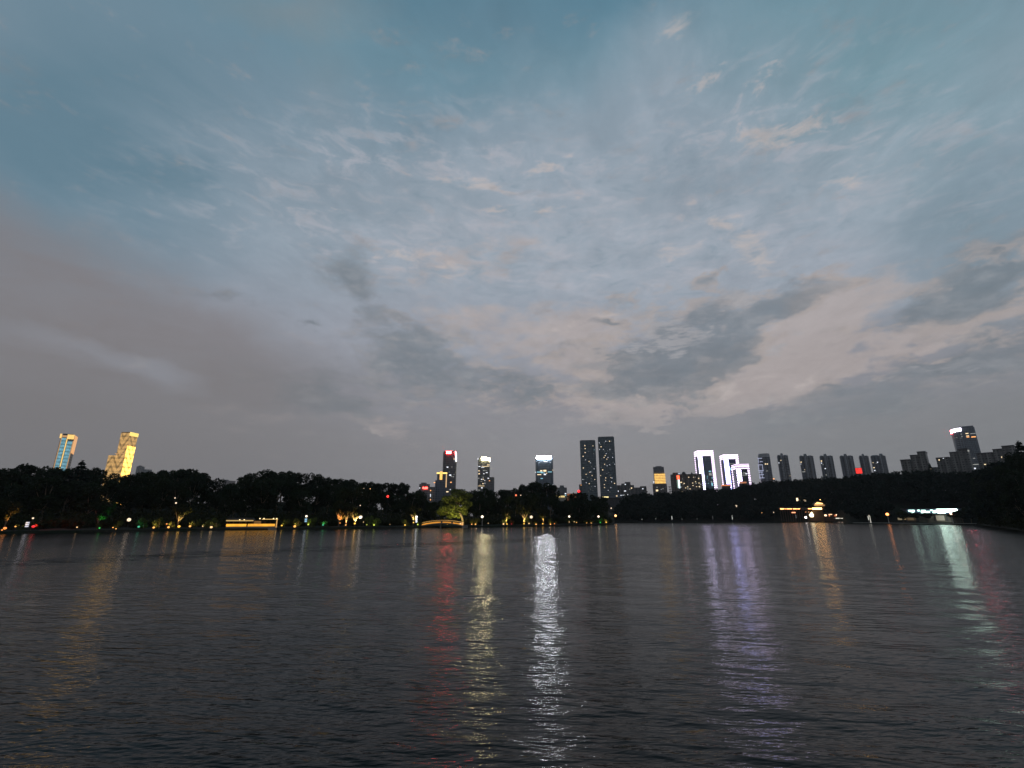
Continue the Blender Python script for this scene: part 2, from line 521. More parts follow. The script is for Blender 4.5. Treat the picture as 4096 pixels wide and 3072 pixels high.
def hill(x):
    D = shore_D(x) + 55
    top = at(x, sky_y(x), D).z
    return min(max(top - (13.0 if x < 2440 or x > 3950 else 15.0), 1.4), 60.0)
_hx = np.linspace(-1300, 5400, 300)
_hh = np.array([hill(v) for v in _hx])
_hh = np.convolve(np.pad(_hh, 5, 'edge'), np.ones(11) / 11, 'valid')

def ground_z(x, o):
    """height of the land o metres behind the water's edge in the picture column x"""
    h = float(np.interp(x, _hx, _hh))
    return float(np.interp(o, [0, .15, 4, 12, 30, 55, 120, 300, 420, 20000], [-.6, .55, .8, 1.2, 1.2 + (h - 1.2) * .45, h, h, 6, 6, 6]))

ground_mat, t = new_mat('ground')
co = t.n('ShaderNodeTexCoord').outputs['Object']
n1 = t.noise(co, .08, 5, .6)
n2 = t.noise(co, 1.3, 5, .65)
c = t.mix(t.step(n1, .42, .58), (.010, .014, .006), (.022, .018, .012))
c = t.v('SCALE', c, t.lmap(n2, .3, .7, .6, 1.4))
bp = t.n('ShaderNodeBump')
t.put(bp.inputs['Height'], n2)
bp.inputs['Strength'].default_value = .6
principled(t, c, .95, .2, normal=bp.outputs[0])

cols = sorted(set(np.linspace(-1250, 5300, 240).tolist() + [2449.0, 2452.0, 2456.0, 2460.0, 3340., 3370., 3400.]))
offs = [0, .15, 2, 4, 8, 12, 20, 30, 42, 55, 85, 120, 200, 300, 420, 700, 1200, 2000, 2600]
V, F = [], []
for i, x in enumerate(cols):
    d0 = shore_D(x)
    for o in offs:
        D = d0 + o
        wob = .5 * math.sin(x * .05 + o) * min(1, o / 20)
        V.append((col_X(x, D), D, ground_z(x, o) + wob))
n_ = len(offs)
for i in range(len(cols) - 1):
    for j in range(n_ - 1):
        F.append((i * n_ + j, (i + 1) * n_ + j, (i + 1) * n_ + j + 1, i * n_ + j + 1))
tag(link('ground', np_mesh('ground', np.array(V), np.array(F), ground_mat, True)), kind='structure')

# ------------------------------------------------------------------ water
water_mat, t = new_mat('water')
geo = t.n('ShaderNodeNewGeometry')
pos = geo.outputs['Position']
wx, wy, wz = t.sep(pos)
ang = R(-7)
def ripple(scale, stretch, detail, rough, turn, amp, eps):
    """slope of a noise wave field, longer along its crests than across"""
    c_, s_ = math.cos(turn), math.sin(turn)
    u = t.m('MULTIPLY', t.m('ADD', t.m('MULTIPLY', wx, c_), t.m('MULTIPLY', wy, s_)), stretch)
    v = t.m('SUBTRACT', t.m('MULTIPLY', wy, c_), t.m('MULTIPLY', wx, s_))
    hs = []
    for du, dv in ((0, 0), (eps * stretch, 0), (0, eps)):
        hs.append(t.noise(t.xyz(t.m('ADD', u, du), t.m('ADD', v, dv), 0.0), scale, detail, rough, dims='2D'))
    k_ = amp / eps
    gu = t.m('MULTIPLY', t.m('SUBTRACT', hs[1], hs[0]), k_)
    gv = t.m('MULTIPLY', t.m('SUBTRACT', hs[2], hs[0]), k_)
    sx_ = t.m('SUBTRACT', t.m('MULTIPLY', gu, c_), t.m('MULTIPLY', gv, s_))
    sy_ = t.m('ADD', t.m('MULTIPLY', gu, s_), t.m('MULTIPLY', gv, c_))
    return sx_, sy_
ax, ay = ripple(2.5, .27, 2, .55, R(-8), .070, .015)
bx, by = ripple(8.0, .33, 2, .55, R(7), .019, .006)
# gusts, and the churned wake line that crosses the left of the lake
gust = t.lmap(t.noise(t.xyz(t.m('MULTIPLY', wx, .5), wy, 0.0), .05, 3, .6, dims='2D'), .3, .7, .6, 1.35)
wa = at(-60, 2256, water_D(-60, 2256)); wb = at(1900, 2168, water_D(1900, 2168))
dirw = (wb - wa).normalized()
off = t.m('ADD', t.m('MULTIPLY', t.m('SUBTRACT', wx, wa.x), -dirw.y), t.m('MULTIPLY', t.m('SUBTRACT', wy, wa.y), dirw.x))
off = t.m('ADD', off, t.m('MULTIPLY', t.m('SUBTRACT', t.noise(pos, .12, 3, .6), .5), 7.0))
alongw = t.m('ADD', t.m('MULTIPLY', t.m('SUBTRACT', wx, wa.x), dirw.x), t.m('MULTIPLY', t.m('SUBTRACT', wy, wa.y), dirw.y))
wake = t.m('MULTIPLY', t.step(t.m('ABSOLUTE', off), 1.5, 7.0, 1.0, 0.0), t.step(alongw, 40.0, 95.0, 1.0, 0.15))
wake = t.m('MULTIPLY', wake, t.step(t.noise(t.xyz(t.m('MULTIPLY', wx, .45), wy, 0.0), .55, 3, .6, dims='2D'), .42, .6))
amp = t.m('ADD', gust, t.m('MULTIPLY', wake, 6.0))
sx = t.m('MULTIPLY', t.m('ADD', ax, bx), amp)
sy = t.m('MULTIPLY', t.m('ADD', ay, by), amp)
nrm = t.v('NORMALIZE', t.v('SUBTRACT', geo.outputs['Normal'], t.xyz(sx, sy, 0.0)))
pw = principled(t, (.0042, .0058, .0055), .135, .5, normal=nrm)
pw.inputs['IOR'].default_value = 1.22

NR, NA = 700, 420
r = 2.0 * np.exp(np.linspace(0, math.log(2900 / 2.0), NR))
a = np.linspace(R(-82), R(82), NA)
RR, AA = np.meshgrid(r, a, indexing='ij')
X, Y = RR * np.sin(AA), RR * np.cos(AA) - 3
rng = np.random.default_rng(5)
Z = np.zeros_like(X)
for k_ in range(46):
    lam = .34 * (12.0 ** rng.random())
    th = R(90 + rng.normal(-6, 26))
    kk = 2 * math.pi / lam
    A = .015 / kk * rng.uniform(.6, 1.4) * (1.15 if lam < 2 else .8)
    fade = 1 / (1 + (RR / (24 * lam)) ** 2.5)
    Z += A * np.sin(kk * (X * math.cos(th) + Y * math.sin(th)) + rng.uniform(0, 6.28)) * fade
V = np.stack([X, Y, Z], -1).reshape(-1, 3)
idx = np.arange(NR * NA).reshape(NR, NA)
F = np.stack([idx[:-1, :-1], idx[:-1, 1:], idx[1:, 1:], idx[1:, :-1]], -1).reshape(-1, 4)[:, ::-1]
water = tag(link('water', np_mesh('water', V, F, water_mat, True)), kind='structure')
# ------------------------------------------------------------------ city beyond the trees
class Bld:
    """a building whose front face passes through a place of the photo at forward distance D, turned partly towards the lake;
    loc() gives front-face coordinates (sideways, up) of a place in the photo, dy metres behind the face"""
    def __init__(s, name, xc, y, D, label, cat, group=None, face=.9):
        p = at(xc, y, D)
        s.p = Vector((p.x, D, 0))
        s.yaw = -math.atan2(p.x, D) * face
        s.u = Vector((math.cos(s.yaw), math.sin(s.yaw), 0))
        s.n = Vector((-math.sin(s.yaw), math.cos(s.yaw), 0))
        s.root = thing(name, s.p, label, cat, group, s.yaw)
    def loc(s, x, y, dy=0.0):
        d = ray(x, y)
        k = (s.n.dot(s.p) + dy) / s.n.dot(d)
        P = Vector((0, 0, CAM_H)) + d * k
        return s.u.dot(P - s.p), P.z
    def rect(s, x0, y0, x1, y1, dy=0.0):
        """photo rectangle to local (left, right, bottom, top); left and right read at the upper edge"""
        a, zt = s.loc(x0, y0, dy)
        b, _ = s.loc(x1, y0, dy)
        _, zb = s.loc((x0 + x1) / 2, y1, dy)
        return a, b, zb, zt
    def block(s, name, x0, x1, ytop, y0, y1, mat, zb=0.0, taper=0.0):
        a, zt = s.loc(x0, ytop, y0)
        b, _ = s.loc(x1, ytop, y0)
        return MB().box(a, b, y0, y1, zb, zt, taper).build(name, mat, s.root)
    def panel(s, name, x0, y0, x1, y1, mat, proud=.4, thick=.3, parent=None, base=0.0):
        a, b, zb, zt = s.rect(x0, y0, x1, y1, base)
        return MB().box(a, b, base - proud, base - proud + thick, zb, zt).build(name, mat, parent or s.root)
    def windows(s, items, mats, name='lit_window', base=0.0):
        for i, (x, y, w_, h_) in enumerate(items):
            s.panel(name, x - w_ / 2, y - h_ / 2, x + w_ / 2, y + h_ / 2, mats[i % len(mats)], .12, .1, base=base)

def glyph(mb, x0, x1, z0, z1, y, seed, th=.13):
    """one blurred sign character: a few crossing strokes in its cell"""
    rg = random.Random(seed)
    W, H = x1 - x0, z1 - z0
    t_ = H * th
    for q in (0.0, .5, 1.0):
        if rg.random() < .85:
            l = rg.uniform(0, .2) * W
            zz = z0 + q * (H - t_)
            mb.box(x0 + l, x1 - rg.uniform(0, .15) * W, y, y + .4, zz, zz + t_)
    for q in (.12, .5, .85):
        if rg.random() < .8:
            xx = x0 + q * (W - t_)
            mb.box(xx, xx + t_, y - .02, y + .38, z0 + rg.uniform(0, .25) * H, z1 - rg.uniform(0, .2) * H)

def sign(b, name, x0, y0, x1, y1, n, mat, proud=1.6, seed=1, gap=.14, th=.2):
    a, c, zb, zt = b.rect(x0, y0, x1, y1)
    mb = MB()
    w_ = (c - a) / n
    for i in range(n):
        glyph(mb, a + i * w_ + gap * w_ / 2, a + (i + 1) * w_ - gap * w_ / 2, zb, zt, -proud, seed * 31 + i, th)
    return mb.build(name, mat, b.root)

def stripes(name, color, strength, period=4.0, duty=.7, back=(.25, .25, .3), low=.15, jitter=0.0):
    """a face lit by lines of lamps, storey above storey"""
    m, t = new_mat(name)
    x, y, z = t.sep(t.n('ShaderNodeTexCoord').outputs['Object'])
    f = t.m('FRACT', t.m('DIVIDE', z, period))
    on = t.step(f, duty, duty + .12, 1.0, low)
    n_ = t.noise(t.xyz(t.m('ADD', x, y), t.m('MULTIPLY', z, .6), 0.0), .35, 3, .6)
    s_ = t.m('MULTIPLY', on, t.lmap(n_, .3, .7, .65, 1.3))
    principled(t, back, .5, .4, emit=color, strength=t.m('MULTIPLY', s_, strength))
    m.cycles.emission_sampling = 'AUTO' if strength >= 2 else 'NONE'
    return m

W_WARM = glow('warm_window_light', lin((255, 226, 176)), 1.3)
W_WHITE = glow('white_window_light', lin((240, 245, 255)), 1.25)
W_DIM = glow('dim_window_light', lin((225, 225, 215)), .38)
W_CYAN = glow('cyan_window_light', lin((150, 225, 245)), .9)
W_AMBER = glow('amber_window_light', lin((255, 170, 90)), 1.6)
CONC = plain('roof_concrete', (.16, .16, .165), .8)
DARKC = plain('dark_concrete', (.055, .055, .06), .8)

def lin_px(cx, cy, s_, ox, oy):
    return ox + cx * s_, oy + cy * s_

# --- tower with blue glass and gold frame, far left
b = Bld('glass_tower', 275, 1735, 700, 'blue glass skyscraper edged in gold light, leftmost tower above the trees', 'skyscraper', face=.80)
G_WALL = facade('tower_grey_wall', (.20, .20, .19), (.04, .06, .07), 3.6, 3.0)
GOLD = glow('gold_light', lin((255, 205, 110)), 1.15)
GOLD_DIM = glow('dim_gold_light', lin((214, 160, 96)), .75)
BLUE = stripes('blue_lit_glass', lin((132, 190, 208)), .72, 5.2, .6, (.05, .10, .13), .5)
b.block('wall', 246, 300, 1738, 0, 26, G_WALL)
b.panel('glass_face', 249, 1751, 266, 1900, BLUE, .5, .4)
b.panel('glass_face', 271, 1764, 291, 1900, BLUE, .5, .4)
b.panel('mullion_light', 266.6, 1757, 270.6, 1900, GOLD, .9, .8)
b.panel('edge_light', 245.4, 1750, 248.4, 1900, GOLD_DIM, .9, .8)
b.panel('edge_light', 292, 1764, 295, 1900, GOLD_DIM, .9, .8)
b.panel('crown_light', 272, 1738, 300, 1757, GOLD, 1.0, .9)
b.panel('crown_light', 249, 1741, 271.6, 1749, GOLD_DIM, 1.0, .9)
b.panel('dark_band', 271.2, 1779, 290.8, 1782, DARKC, .7, .15)
b.panel('corner_light', 242.5, 1735, 249.5, 1752, GOLD, 1.4, 2.0)
a_, zt = b.loc(300, 1738); _, zb = b.loc(300, 1812)
MB().box(a_ + .05, a_ + .6, 2, 25, zb, zt - 1).build('side_light', glow('orange_side_light', lin((250, 180, 110)), .85), b.root)
a_, zt = b.loc(250, 1736); c_, _ = b.loc(290, 1736)
MB().box(a_, c_, 4, 24, zt - 2, zt + 1.2).build('roof', DARKC, b.root)

# --- gold patterned stepped tower
b = Bld('patterned_tower', 500, 1727, 760, 'gold lit stepped skyscraper with slanting line patterns, right of the blue glass tower', 'skyscraper', face=0)
def lattice(name, color, strength, dark):
    m, t = new_mat(name)
    x, y, z = t.sep(t.n('ShaderNodeTexCoord').outputs['Object'])
    run = t.m('ADD', x, y)
    zig = t.m('ABSOLUTE', t.m('SUBTRACT', t.m('FRACT', t.m('DIVIDE', run, 21.0)), .5))
    q = t.m('FRACT', t.m('ADD', t.m('DIVIDE', z, 16.0), t.m('MULTIPLY', zig, 2.4)))
    n_ = t.noise(t.xyz(run, z, 0.0), .28, 4, .6)
    q2 = t.m('FRACT', t.m('ADD', t.m('DIVIDE', z, 7.0), n_))
    s_ = t.m('ADD', t.m('MULTIPLY', t.step(q, .30, .45), .6), t.m('MULTIPLY', t.step(q2, .2, .5), .4))
    s_ = t.m('MULTIPLY', s_, t.lmap(n_, .3, .7, .55, 1.25))
    principled(t, dark, .5, .4, emit=color, strength=t.m('MULTIPLY', t.m('ADD', s_, .28), strength))
    return m
LAT_D = lattice('gold_lattice', lin((222, 174, 106)), .72, (.2, .16, .1))
LAT_B = lattice('bright_gold_lattice', lin((255, 196, 90)), 2.8, (.3, .22, .1))
b.block('tower_wall', 485, 520, 1731, 0, 17, LAT_D)
b.block('low_wing', 434, 463, 1821, -2, 12, LAT_D)
xa, zt = b.loc(520, 1731)
_, zb = b.loc(520, 1782)
_, zm = b.loc(520, 1742)
MB().box(xa + .03, xa + .8, .3, 16.8, 0, zb).build('side_face', LAT_B, b.root)
MB().box(xa + .03, xa + .6, .3, 16.8, zb + 2, zm - 1).build('upper_side_face', LAT_D, b.root)
MB().box(xa + .03, xa + 1.2, 0, 17, zm, zt + 1.2).build('crown_light', glow('crown_gold_light', lin((255, 218, 110)), 1.3), b.root)
b.panel('band', 461, 1813, 498, 1816, GOLD_DIM, .6, .5)
a_, _ = b.loc(485, 1731)
MB().box(a_ - .4, xa + .4, 1, 16, zt - .2, zt + 1.4).build('roof', DARKC, b.root)

# --- faint far blocks above the trees on the left
HAZY = facade('far_block_wall', (.30, .29, .29), (.12, .12, .13), 3.5, 4.0)
HAZY2 = facade('far_pink_wall', (.34, .27, .26), (.14, .12, .12), 3.5, 4.0)
for (x0, x1, yt, yy, D, lab) in [
        (547, 578, 1865, 1873, 1500, 'faint grey block peeping over the trees just right of the gold patterned tower'),
        (634, 680, 1884, 1888, 1450, 'faint low grey block between tree crowns left of the wide rounded crown'),
        (893, 942, 1922, 1925, 1500, 'faint pinkish block low in the dip between two tree masses')]:
    b = Bld('distant_block', (x0 + x1) / 2, yt, D, lab, 'building')
    mm = HAZY2 if x0 > 800 else HAZY
    b.block('wall', x0, x1, yt, 0, 30, mm)
    if x0 < 800:
        b.block('wing', x1 - 2, x1 + 30 if x0 < 600 else x1 + 16, yy + 4, 4, 26, mm)
    a_, zt = b.loc(x0 + 6, yt)
    c_, _ = b.loc(x0 + 20, yt)
    MB().box(a_, c_, 6, 20, zt, zt + 3).build('roof_house', CONC, b.root)

# --- low office with red sign
b = Bld('office_block', 1698, 1936, 720, 'low grey office block with small red rooftop sign, left of the gold topped tower', 'building')
OFF = facade('office_wall', (.20, .185, .175), (.05, .05, .055), 3.4, 3.2)
b.block('wall', 1677, 1719, 1936, 0, 22, OFF)
b.block('wing', 1719, 1741, 1947, 3, 24, OFF)
RED_S = glow('dim_red_sign', (1.0, .07, .05), 9)
sign(b, 'sign', 1690, 1948, 1711, 1956, 4, RED_S, 1.0, 3)
b.windows([(1679, 1952, 4, 3), (1722.5, 1962, 4, 4), (1722, 1978, 3, 4), (1722, 1984, 3, 6), (1722, 1999, 3, 5)], [W_WHITE, W_AMBER, W_WHITE, W_WHITE, W_AMBER])
a_, zt = b.loc(1684, 1936)
MB().box(a_, a_ + 8, 5, 14, zt, zt + 2.4).build('roof_house', CONC, b.root)

# --- slim stepped tower with gold lights
b = Bld('stepped_tower', 1768, 1889, 760, 'slim dark blue tower crowned with a gold lit T, before the red signed tower', 'skyscraper')
SLIM = facade('slim_tower_wall', (.10, .115, .15), (.045, .06, .08), 3.5, 2.6)
b.block('wall', 1749, 1787, 1893, 0, 22, SLIM)
b.block('lower_wing', 1741, 1749, 1921, 1, 20, SLIM)
GOLDB = glow('bright_gold_light', lin((255, 208, 110)), 2.2)
b.panel('crown_light', 1747, 1890, 1759.5, 1895, GOLDB, 1, 1.2)
b.panel('crown_light', 1770.5, 1890, 1789, 1895, GOLDB, 1, 1.2)
b.panel('shaft_light', 1760, 1886, 1770, 1919, glow('gold_shaft_light', lin((255, 190, 90)), 1.5), 1, 1.2)
b.panel('edge_light', 1784, 1897, 1788, 1950, glow('pale_gold_light', lin((236, 190, 130)), .9), 1, .8)
b.panel('beacon', 1735, 1929, 1741, 1932, W_AMBER, 1, .8)
a_, zt = b.loc(1759, 1887); c_, _ = b.loc(1771, 1887)
MB().box(a_, c_, 1, 9, zt - 3, zt + .5).build('roof', DARKC, b.root)

# --- tall tower with red sign
b = Bld('sign_tower', 1800, 1803, 950, 'tall dark tower with glowing red rooftop sign and white lights down its right edge', 'skyscraper')
DKT = facade('dark_tower_wall', (.115, .11, .118), (.05, .05, .057), 3.8, 2.4)
xl, zt = b.loc(1773, 1806); xr, _ = b.loc(1828, 1806)
pts = [(xl, 6), (xl + 2, 1.5), (xl + 6, 0), (xr - 6, 0), (xr - 1.5, 2), (xr, 7), (xr, 40), (xl, 40)]
MB().prism(pts, 0, zt - 1).build('wall', DKT, b.root)
pts2 = [(p[0] * .93, p[1] * .93 + 1) for p in pts]
MB().prism(pts2, zt - 1, zt + 1.4).build('roof', DARKC, b.root)
RED = glow('red_sign_light', (1.0, .05, .05), 62)
sign(b, 'sign', 1784, 1805, 1806, 1815, 3, RED, 1.8, 5)
sign(b, 'side_sign', 1819, 1806, 1826, 1817, 1, RED, 1.8, 9)
WHB = glow('white_edge_light', lin((240, 245, 255)), 5)
for yy in (1823, 1832, 1842):
    b.panel('edge_light', 1822.5, yy - 3.4, 1827, yy + 3.4, WHB, 1.2, .8)
b.windows([(1816.5, 1836, 4, 4), (1790, 1868.5, 7, 4), (1807.5, 1868, 4, 3), (1801, 1900.5, 8, 5), (1806, 1906, 5, 3), (1813.5, 1907, 5, 3), (1816, 1898, 4, 2), (1804, 1929, 6, 4), (1797, 1888, 5, 2),
           (1789, 1967, 10, 4), (1801, 1958, 4, 2.5)], [W_WARM, W_WHITE, W_DIM, W_WHITE, W_DIM, W_DIM, W_DIM, W_AMBER, W_DIM])

# --- tower with warm white sign
b = Bld('sign_tower', 1936, 1831, 1000, 'dark office tower with warm white rooftop sign and many scattered lit floors', 'skyscraper')
DK2 = facade('charcoal_tower_wall', (.105, .112, .12), (.045, .058, .065), 3.8, 2.6, warm=.02)
b.block('wall', 1912.5, 1959.5, 1832, 0, 36, DK2)
WW = glow('warm_white_sign_light', lin((255, 236, 176)), 150)
sign(b, 'sign', 1925, 1829.5, 1952, 1839, 4, WW, 1.8, 11, th=.24)
sign(b, 'side_sign', 1955.5, 1833, 1961.5, 1845, 1, glow('warm_white_side_light', lin((255, 236, 190)), 30), 1.6, 12, th=.3)
b.panel('side_sign', 1910.8, 1832, 1913.6, 1839, W_WHITE, 1.2, .8)
k_ = .2532
its = [(1305, 556, 24, 8), (1395, 552, 40, 12), (1255, 576, 30, 10), (1350, 575, 120, 7), (1305, 592, 50, 7), (1325, 640, 26, 14), (1360, 642, 18, 10), (1248, 645, 18, 14), (1370, 674, 30, 10), (1250, 692, 22, 16), (1325, 690, 22, 8),
       (1315, 748, 14, 14), (1243, 762, 20, 14), (1395, 760, 24, 12), (1290, 778, 20, 12), (1315, 778, 18, 12), (1378, 797, 90, 9), (1372, 828, 70, 12), (1288, 812, 30, 6), (1311, 847, 20, 14), (1345, 846, 14, 10), (1285, 884, 100, 6), (1293, 914, 24, 16), (1250, 950, 26, 12)]
b.windows([(1600 + x * k_, 1720 + y * k_, w_ * k_, h_ * k_) for x, y, w_, h_ in its], [W_DIM, W_WARM, W_WHITE, W_WARM, W_WHITE, W_DIM])
a_, zt = b.loc(1917, 1832); c_, _ = b.loc(1956, 1832)
MB().box(a_, c_, 3, 32, zt, zt + 1).build('roof', DARKC, b.root)

b = Bld('annex_tower', 1970, 1909, 985, 'plain dark shorter block against the right side of the warm white signed tower', 'building')
b.block('wall', 1941, 1977.5, 1909.5, 0, 24, facade('annex_wall', (.10, .105, .115), (.05, .055, .06), 3.6, 2.8))
a_, zt = b.loc(1944, 1910); c_, _ = b.loc(1975, 1910)
MB().box(a_, c_, 2, 20, zt, zt + 1).build('roof', DARKC, b.root)
b.windows([(1953, 1913, 6, 3), (1958, 1923, 4, 3)], [W_WHITE, W_AMBER])

# --- tower with white sign
b = Bld('sign_tower', 2177, 1824, 950, 'blue grey tower topped by one wide bright white sign with a ring emblem', 'skyscraper')
DK3 = facade('blue_tower_wall', (.09, .12, .155), (.045, .07, .09), 4.0, 2.4)
xl, zt = b.loc(2141.5, 1832); xr, _ = b.loc(2212, 1832)
_, zk = b.loc(2177, 1824)
MB().prism([(xl, 5), (xl + 1.5, 1.4), (xl + 5, 0), (xr - 5, 0), (xr - 1.5, 1.4), (xr, 5), (xr, 38), (xl, 38)], 0, zt).build('wall', DK3, b.root)
MB().prism([(xl + 1, 5), (xl + 4, 1.5), (xr - 4, 1.5), (xr - 1, 5), (xr - 1, 36), (xl + 1, 36)], zt, zk).build('roof', DK3, b.root)
WS = glow('white_sign_light', lin((246, 248, 255)), 120)
sign(b, 'sign', 2158.5, 1825.5, 2175, 1835, 2, WS, 2.0, 21, .06, .26)
sign(b, 'sign', 2176.5, 1825, 2205.5, 1835, 4, WS, 2.0, 23, .06, .26)
mb = MB()
cx_, cz_ = b.loc(2151.5, 1831)
_, zr = b.loc(2151.5, 1824.5)
ro = zr - cz_
for i in range(20):
    a0, a1 = 2 * math.pi * i / 20, 2 * math.pi * (i + 1) / 20
    mb.slab([(cx_ + ro * .42 * math.cos(a0), cz_ + ro * .42 * math.sin(a0)), (cx_ + ro * math.cos(a0), cz_ + ro * math.sin(a0)), (cx_ + ro * math.cos(a1), cz_ + ro * math.sin(a1)), (cx_ + ro * .42 * math.cos(a1), cz_ + ro * .42 * math.sin(a1))], -2.0, -1.6)
mb.build('emblem', WS, b.root)
k_ = .2652
its = [(385, 553, 60, 10), (320, 690, 34, 18), (375, 690, 44, 26), (300, 710, 90, 12), (235, 712, 12, 10), (450, 708, 60, 10), (375, 745, 34, 18), (290, 748, 60, 12), (400, 727, 18, 10), (328, 806, 36, 10), (440, 903, 40, 12), (470, 906, 24, 14), (502, 905, 24, 18), (494, 680, 10, 10), (365, 906, 20, 8), (345, 722, 60, 8)]
b.windows([(2080 + x * k_, 1700 + y * k_, w_ * k_, h_ * k_) for x, y, w_, h_ in its], [W_WHITE, W_WARM, W_WARM, W_CYAN, W_WHITE, W_CYAN])

# --- small blocks near it
b = Bld('small_block', 2247, 1942, 1080, 'small plain dark block with a raised middle, right of the white signed tower', 'building')
SM = facade('small_block_wall', (.12, .13, .14), (.05, .06, .065), 3.4, 3.0)
b.block('wall', 2228, 2267, 1950, 0, 22, SM)
b.block('roof_house', 2239, 2256, 1942, 2, 18, SM)
b = Bld('market_hall', 2258, 1981, 560, 'low hall with yellow lit front and brick orange wing behind the shore trees', 'building')
b.block('wall', 2216, 2268, 1980, 0, 16, plain('hall_wall', (.3, .28, .24)))
b.panel('lit_front', 2222, 1983, 2240, 1989.5, glow('yellow_hall_light', lin((255, 226, 140)), 1.2))
b.panel('lit_front', 2243, 1983, 2259, 1989.5, glow('pale_yellow_hall_light', lin((240, 214, 140)), .9))
b.block('brick_wing', 2269, 2305, 1974, 1, 15, stripes('orange_lit_brick', lin((230, 140, 90)), .55, 2.2, .6, (.3, .15, .1), .2))
b.panel('roof', 2214, 1977, 2269, 1980, DARKC, 1.0, 17)
b.windows([(2262, 1975, 6, 5), (2262, 1981, 5, 3), (2270, 1990, 5, 4)], [W_WHITE, W_CYAN, W_WARM])

# --- the twin dark towers
TW = facade('twin_tower_wall', (.095, .125, .142), (.045, .066, .08), 3.3, 2.5)
w1 = [(978, 312, 14), (974, 292, 7), (983, 357, 13), (982, 415, 13), (952, 472, 14), (1100, 315, 10), (1118, 375, 8), (925, 352, 5), (1035, 400, 5), (1108, 430, 6), (990, 525, 8), (1042, 550, 12), (1062, 570, 8), (955, 648, 14), (1078, 628, 6), (1135, 625, 6), (1118, 662, 8),
      (1020, 725, 6), (1052, 712, 10), (1068, 708, 8), (997, 743, 12), (1087, 762, 10), (1018, 790, 7), (1072, 805, 7), (948, 822, 8), (965, 825, 7), (1128, 822, 10), (1078, 850, 5), (1000, 870, 8), (1045, 885, 12), (1080, 930, 6), (1132, 925, 8), (1063, 968, 7), (1100, 990, 6), (1030, 1000, 5)]
w2 = [(1195, 270, 9), (1213, 295, 7), (1222, 328, 14), (1275, 270, 6), (1292, 245, 9), (1312, 248, 6), (1350, 245, 14), (1376, 242, 7), (1200, 370, 8), (1258, 370, 8), (1280, 393, 6), (1320, 390, 6), (1356, 368, 8), (1355, 388, 7), (1398, 428, 6), (1300, 430, 8), (1285, 460, 12), (1268, 490, 12),
      (1310, 515, 11), (1326, 490, 9), (1398, 488, 9), (1232, 512, 6), (1405, 565, 6), (1428, 592, 8), (1276, 592, 11), (1313, 615, 8), (1352, 600, 9), (1225, 640, 7), (1247, 677, 14), (1310, 730, 6), (1338, 715, 6), (1216, 763, 10), (1358, 758, 7), (1292, 797, 12), (1370, 795, 10), (1388, 800, 9),
      (1290, 837, 11), (1382, 857, 9), (1426, 880, 14), (1272, 898, 11), (1275, 943, 11), (1370, 945, 9), (1330, 985, 8), (1355, 1010, 7)]
for (x0, x1, yt, wl, lab) in [(2319, 2381, 1763, w1, 'left and slightly shorter of the two dark twin slab towers dotted with lit windows'),
                              (2391, 2456, 1749, w2, 'right and taller of the two dark twin slab towers dotted with lit windows')]:
    b = Bld('twin_tower', (x0 + x1) / 2, yt, 900, lab, 'skyscraper', 'dark twin towers')
    b.block('wall', x0, x1, yt, 0, 26, TW)
    a_, zt = b.loc(x0 + 3, yt); c_, _ = b.loc(x1 - 3, yt)
    MB().box(a_, c_, 1.5, 24, zt, zt + 1.2).build('roof', DARKC, b.root)
    for (x, y, s_) in wl:
        px, py = lin_px(x, y, k_, 2080, 1700)
        mat = W_CYAN if (x, y) == (1118, 375) else (W_WARM if s_ >= 10 else (W_DIM if s_ < 8 else W_WHITE))
        h_ = max(1.7, s_ * k_ * .85)
        b.panel('lit_window', px - s_ * k_ * .5, py - h_ / 2, px + s_ * k_ * .5, py + h_ / 2, mat, .12, .1)
b = Bld('slab_block', 2322, 1938, 930, 'narrow dark block tucked against the left twin tower', 'building')
b.block('wall', 2316.5, 2330, 1939, 0, 18, SM)
b.block('roof', 2318, 2328, 1937.5, 2, 14, DARKC)
b.windows([(2326, 1940.5, 6, 2.5), (2328, 1954, 3, 3)], [W_AMBER, W_DIM])

# --- low brown blocks right of the twins
b = Bld('stepped_block', 2503, 1928, 1050, 'low brown stepped block with raised roof house beside the right twin tower', 'building')
BR = facade('brown_block_wall', (.13, .115, .11), (.05, .05, .05), 3.2, 3.0, ribs=7.0)
b.block('wall', 2466, 2536, 1941, 0, 24, BR)
b.block('raised_wing', 2485, 2522, 1934, .5, 20, BR)
b.block('roof_house', 2499, 2521, 1928, 1, 16, BR)
b.windows([(2501, 1937.5, 5, 3), (2526, 1952.5, 5, 4), (2500, 1964, 8, 3.5), (2473, 1964.5, 3, 4), (2519, 1957, 5, 2)], [W_WHITE, W_WARM, W_WHITE, W_WHITE, W_DIM])
b = Bld('stepped_block', 2562, 1945, 1080, 'low ribbed brown block between the stepped block and the gold banded tower', 'building')
b.block('wall', 2537, 2586, 1950, 0, 24, BR)
b.block('roof_house', 2560, 2585, 1945, 1, 18, BR)
b.windows([(2571, 1955, 5, 3)], [W_WHITE])
b = Bld('park_hall', 2440, 1988, 540, 'low dark hall with pale roof slope and yellow light strip under the right twin tower', 'building')
b.block('wall', 2405, 2518, 1991, 0, 14, DARKC)
a_, zb = b.loc(2440, 1991); c_, zt = b.loc(2478, 1975); e_x, _ = b.loc(2405, 1991); g_x, _ = b.loc(2518, 1991)
MB().slab([(e_x - 1, zb), (g_x + 1, zb), (g_x - 4, zt - 1.5), (c_, zt), (a_, zb + 1.5)], -1, 15).build('roof', plain('pale_roof', (.14, .16, .19)), b.root)
b.panel('light_strip', 2409, 1986.5, 2434, 1990.5, glow('yellow_strip_light', lin((255, 232, 160)), 1.5), 1.6, .5)
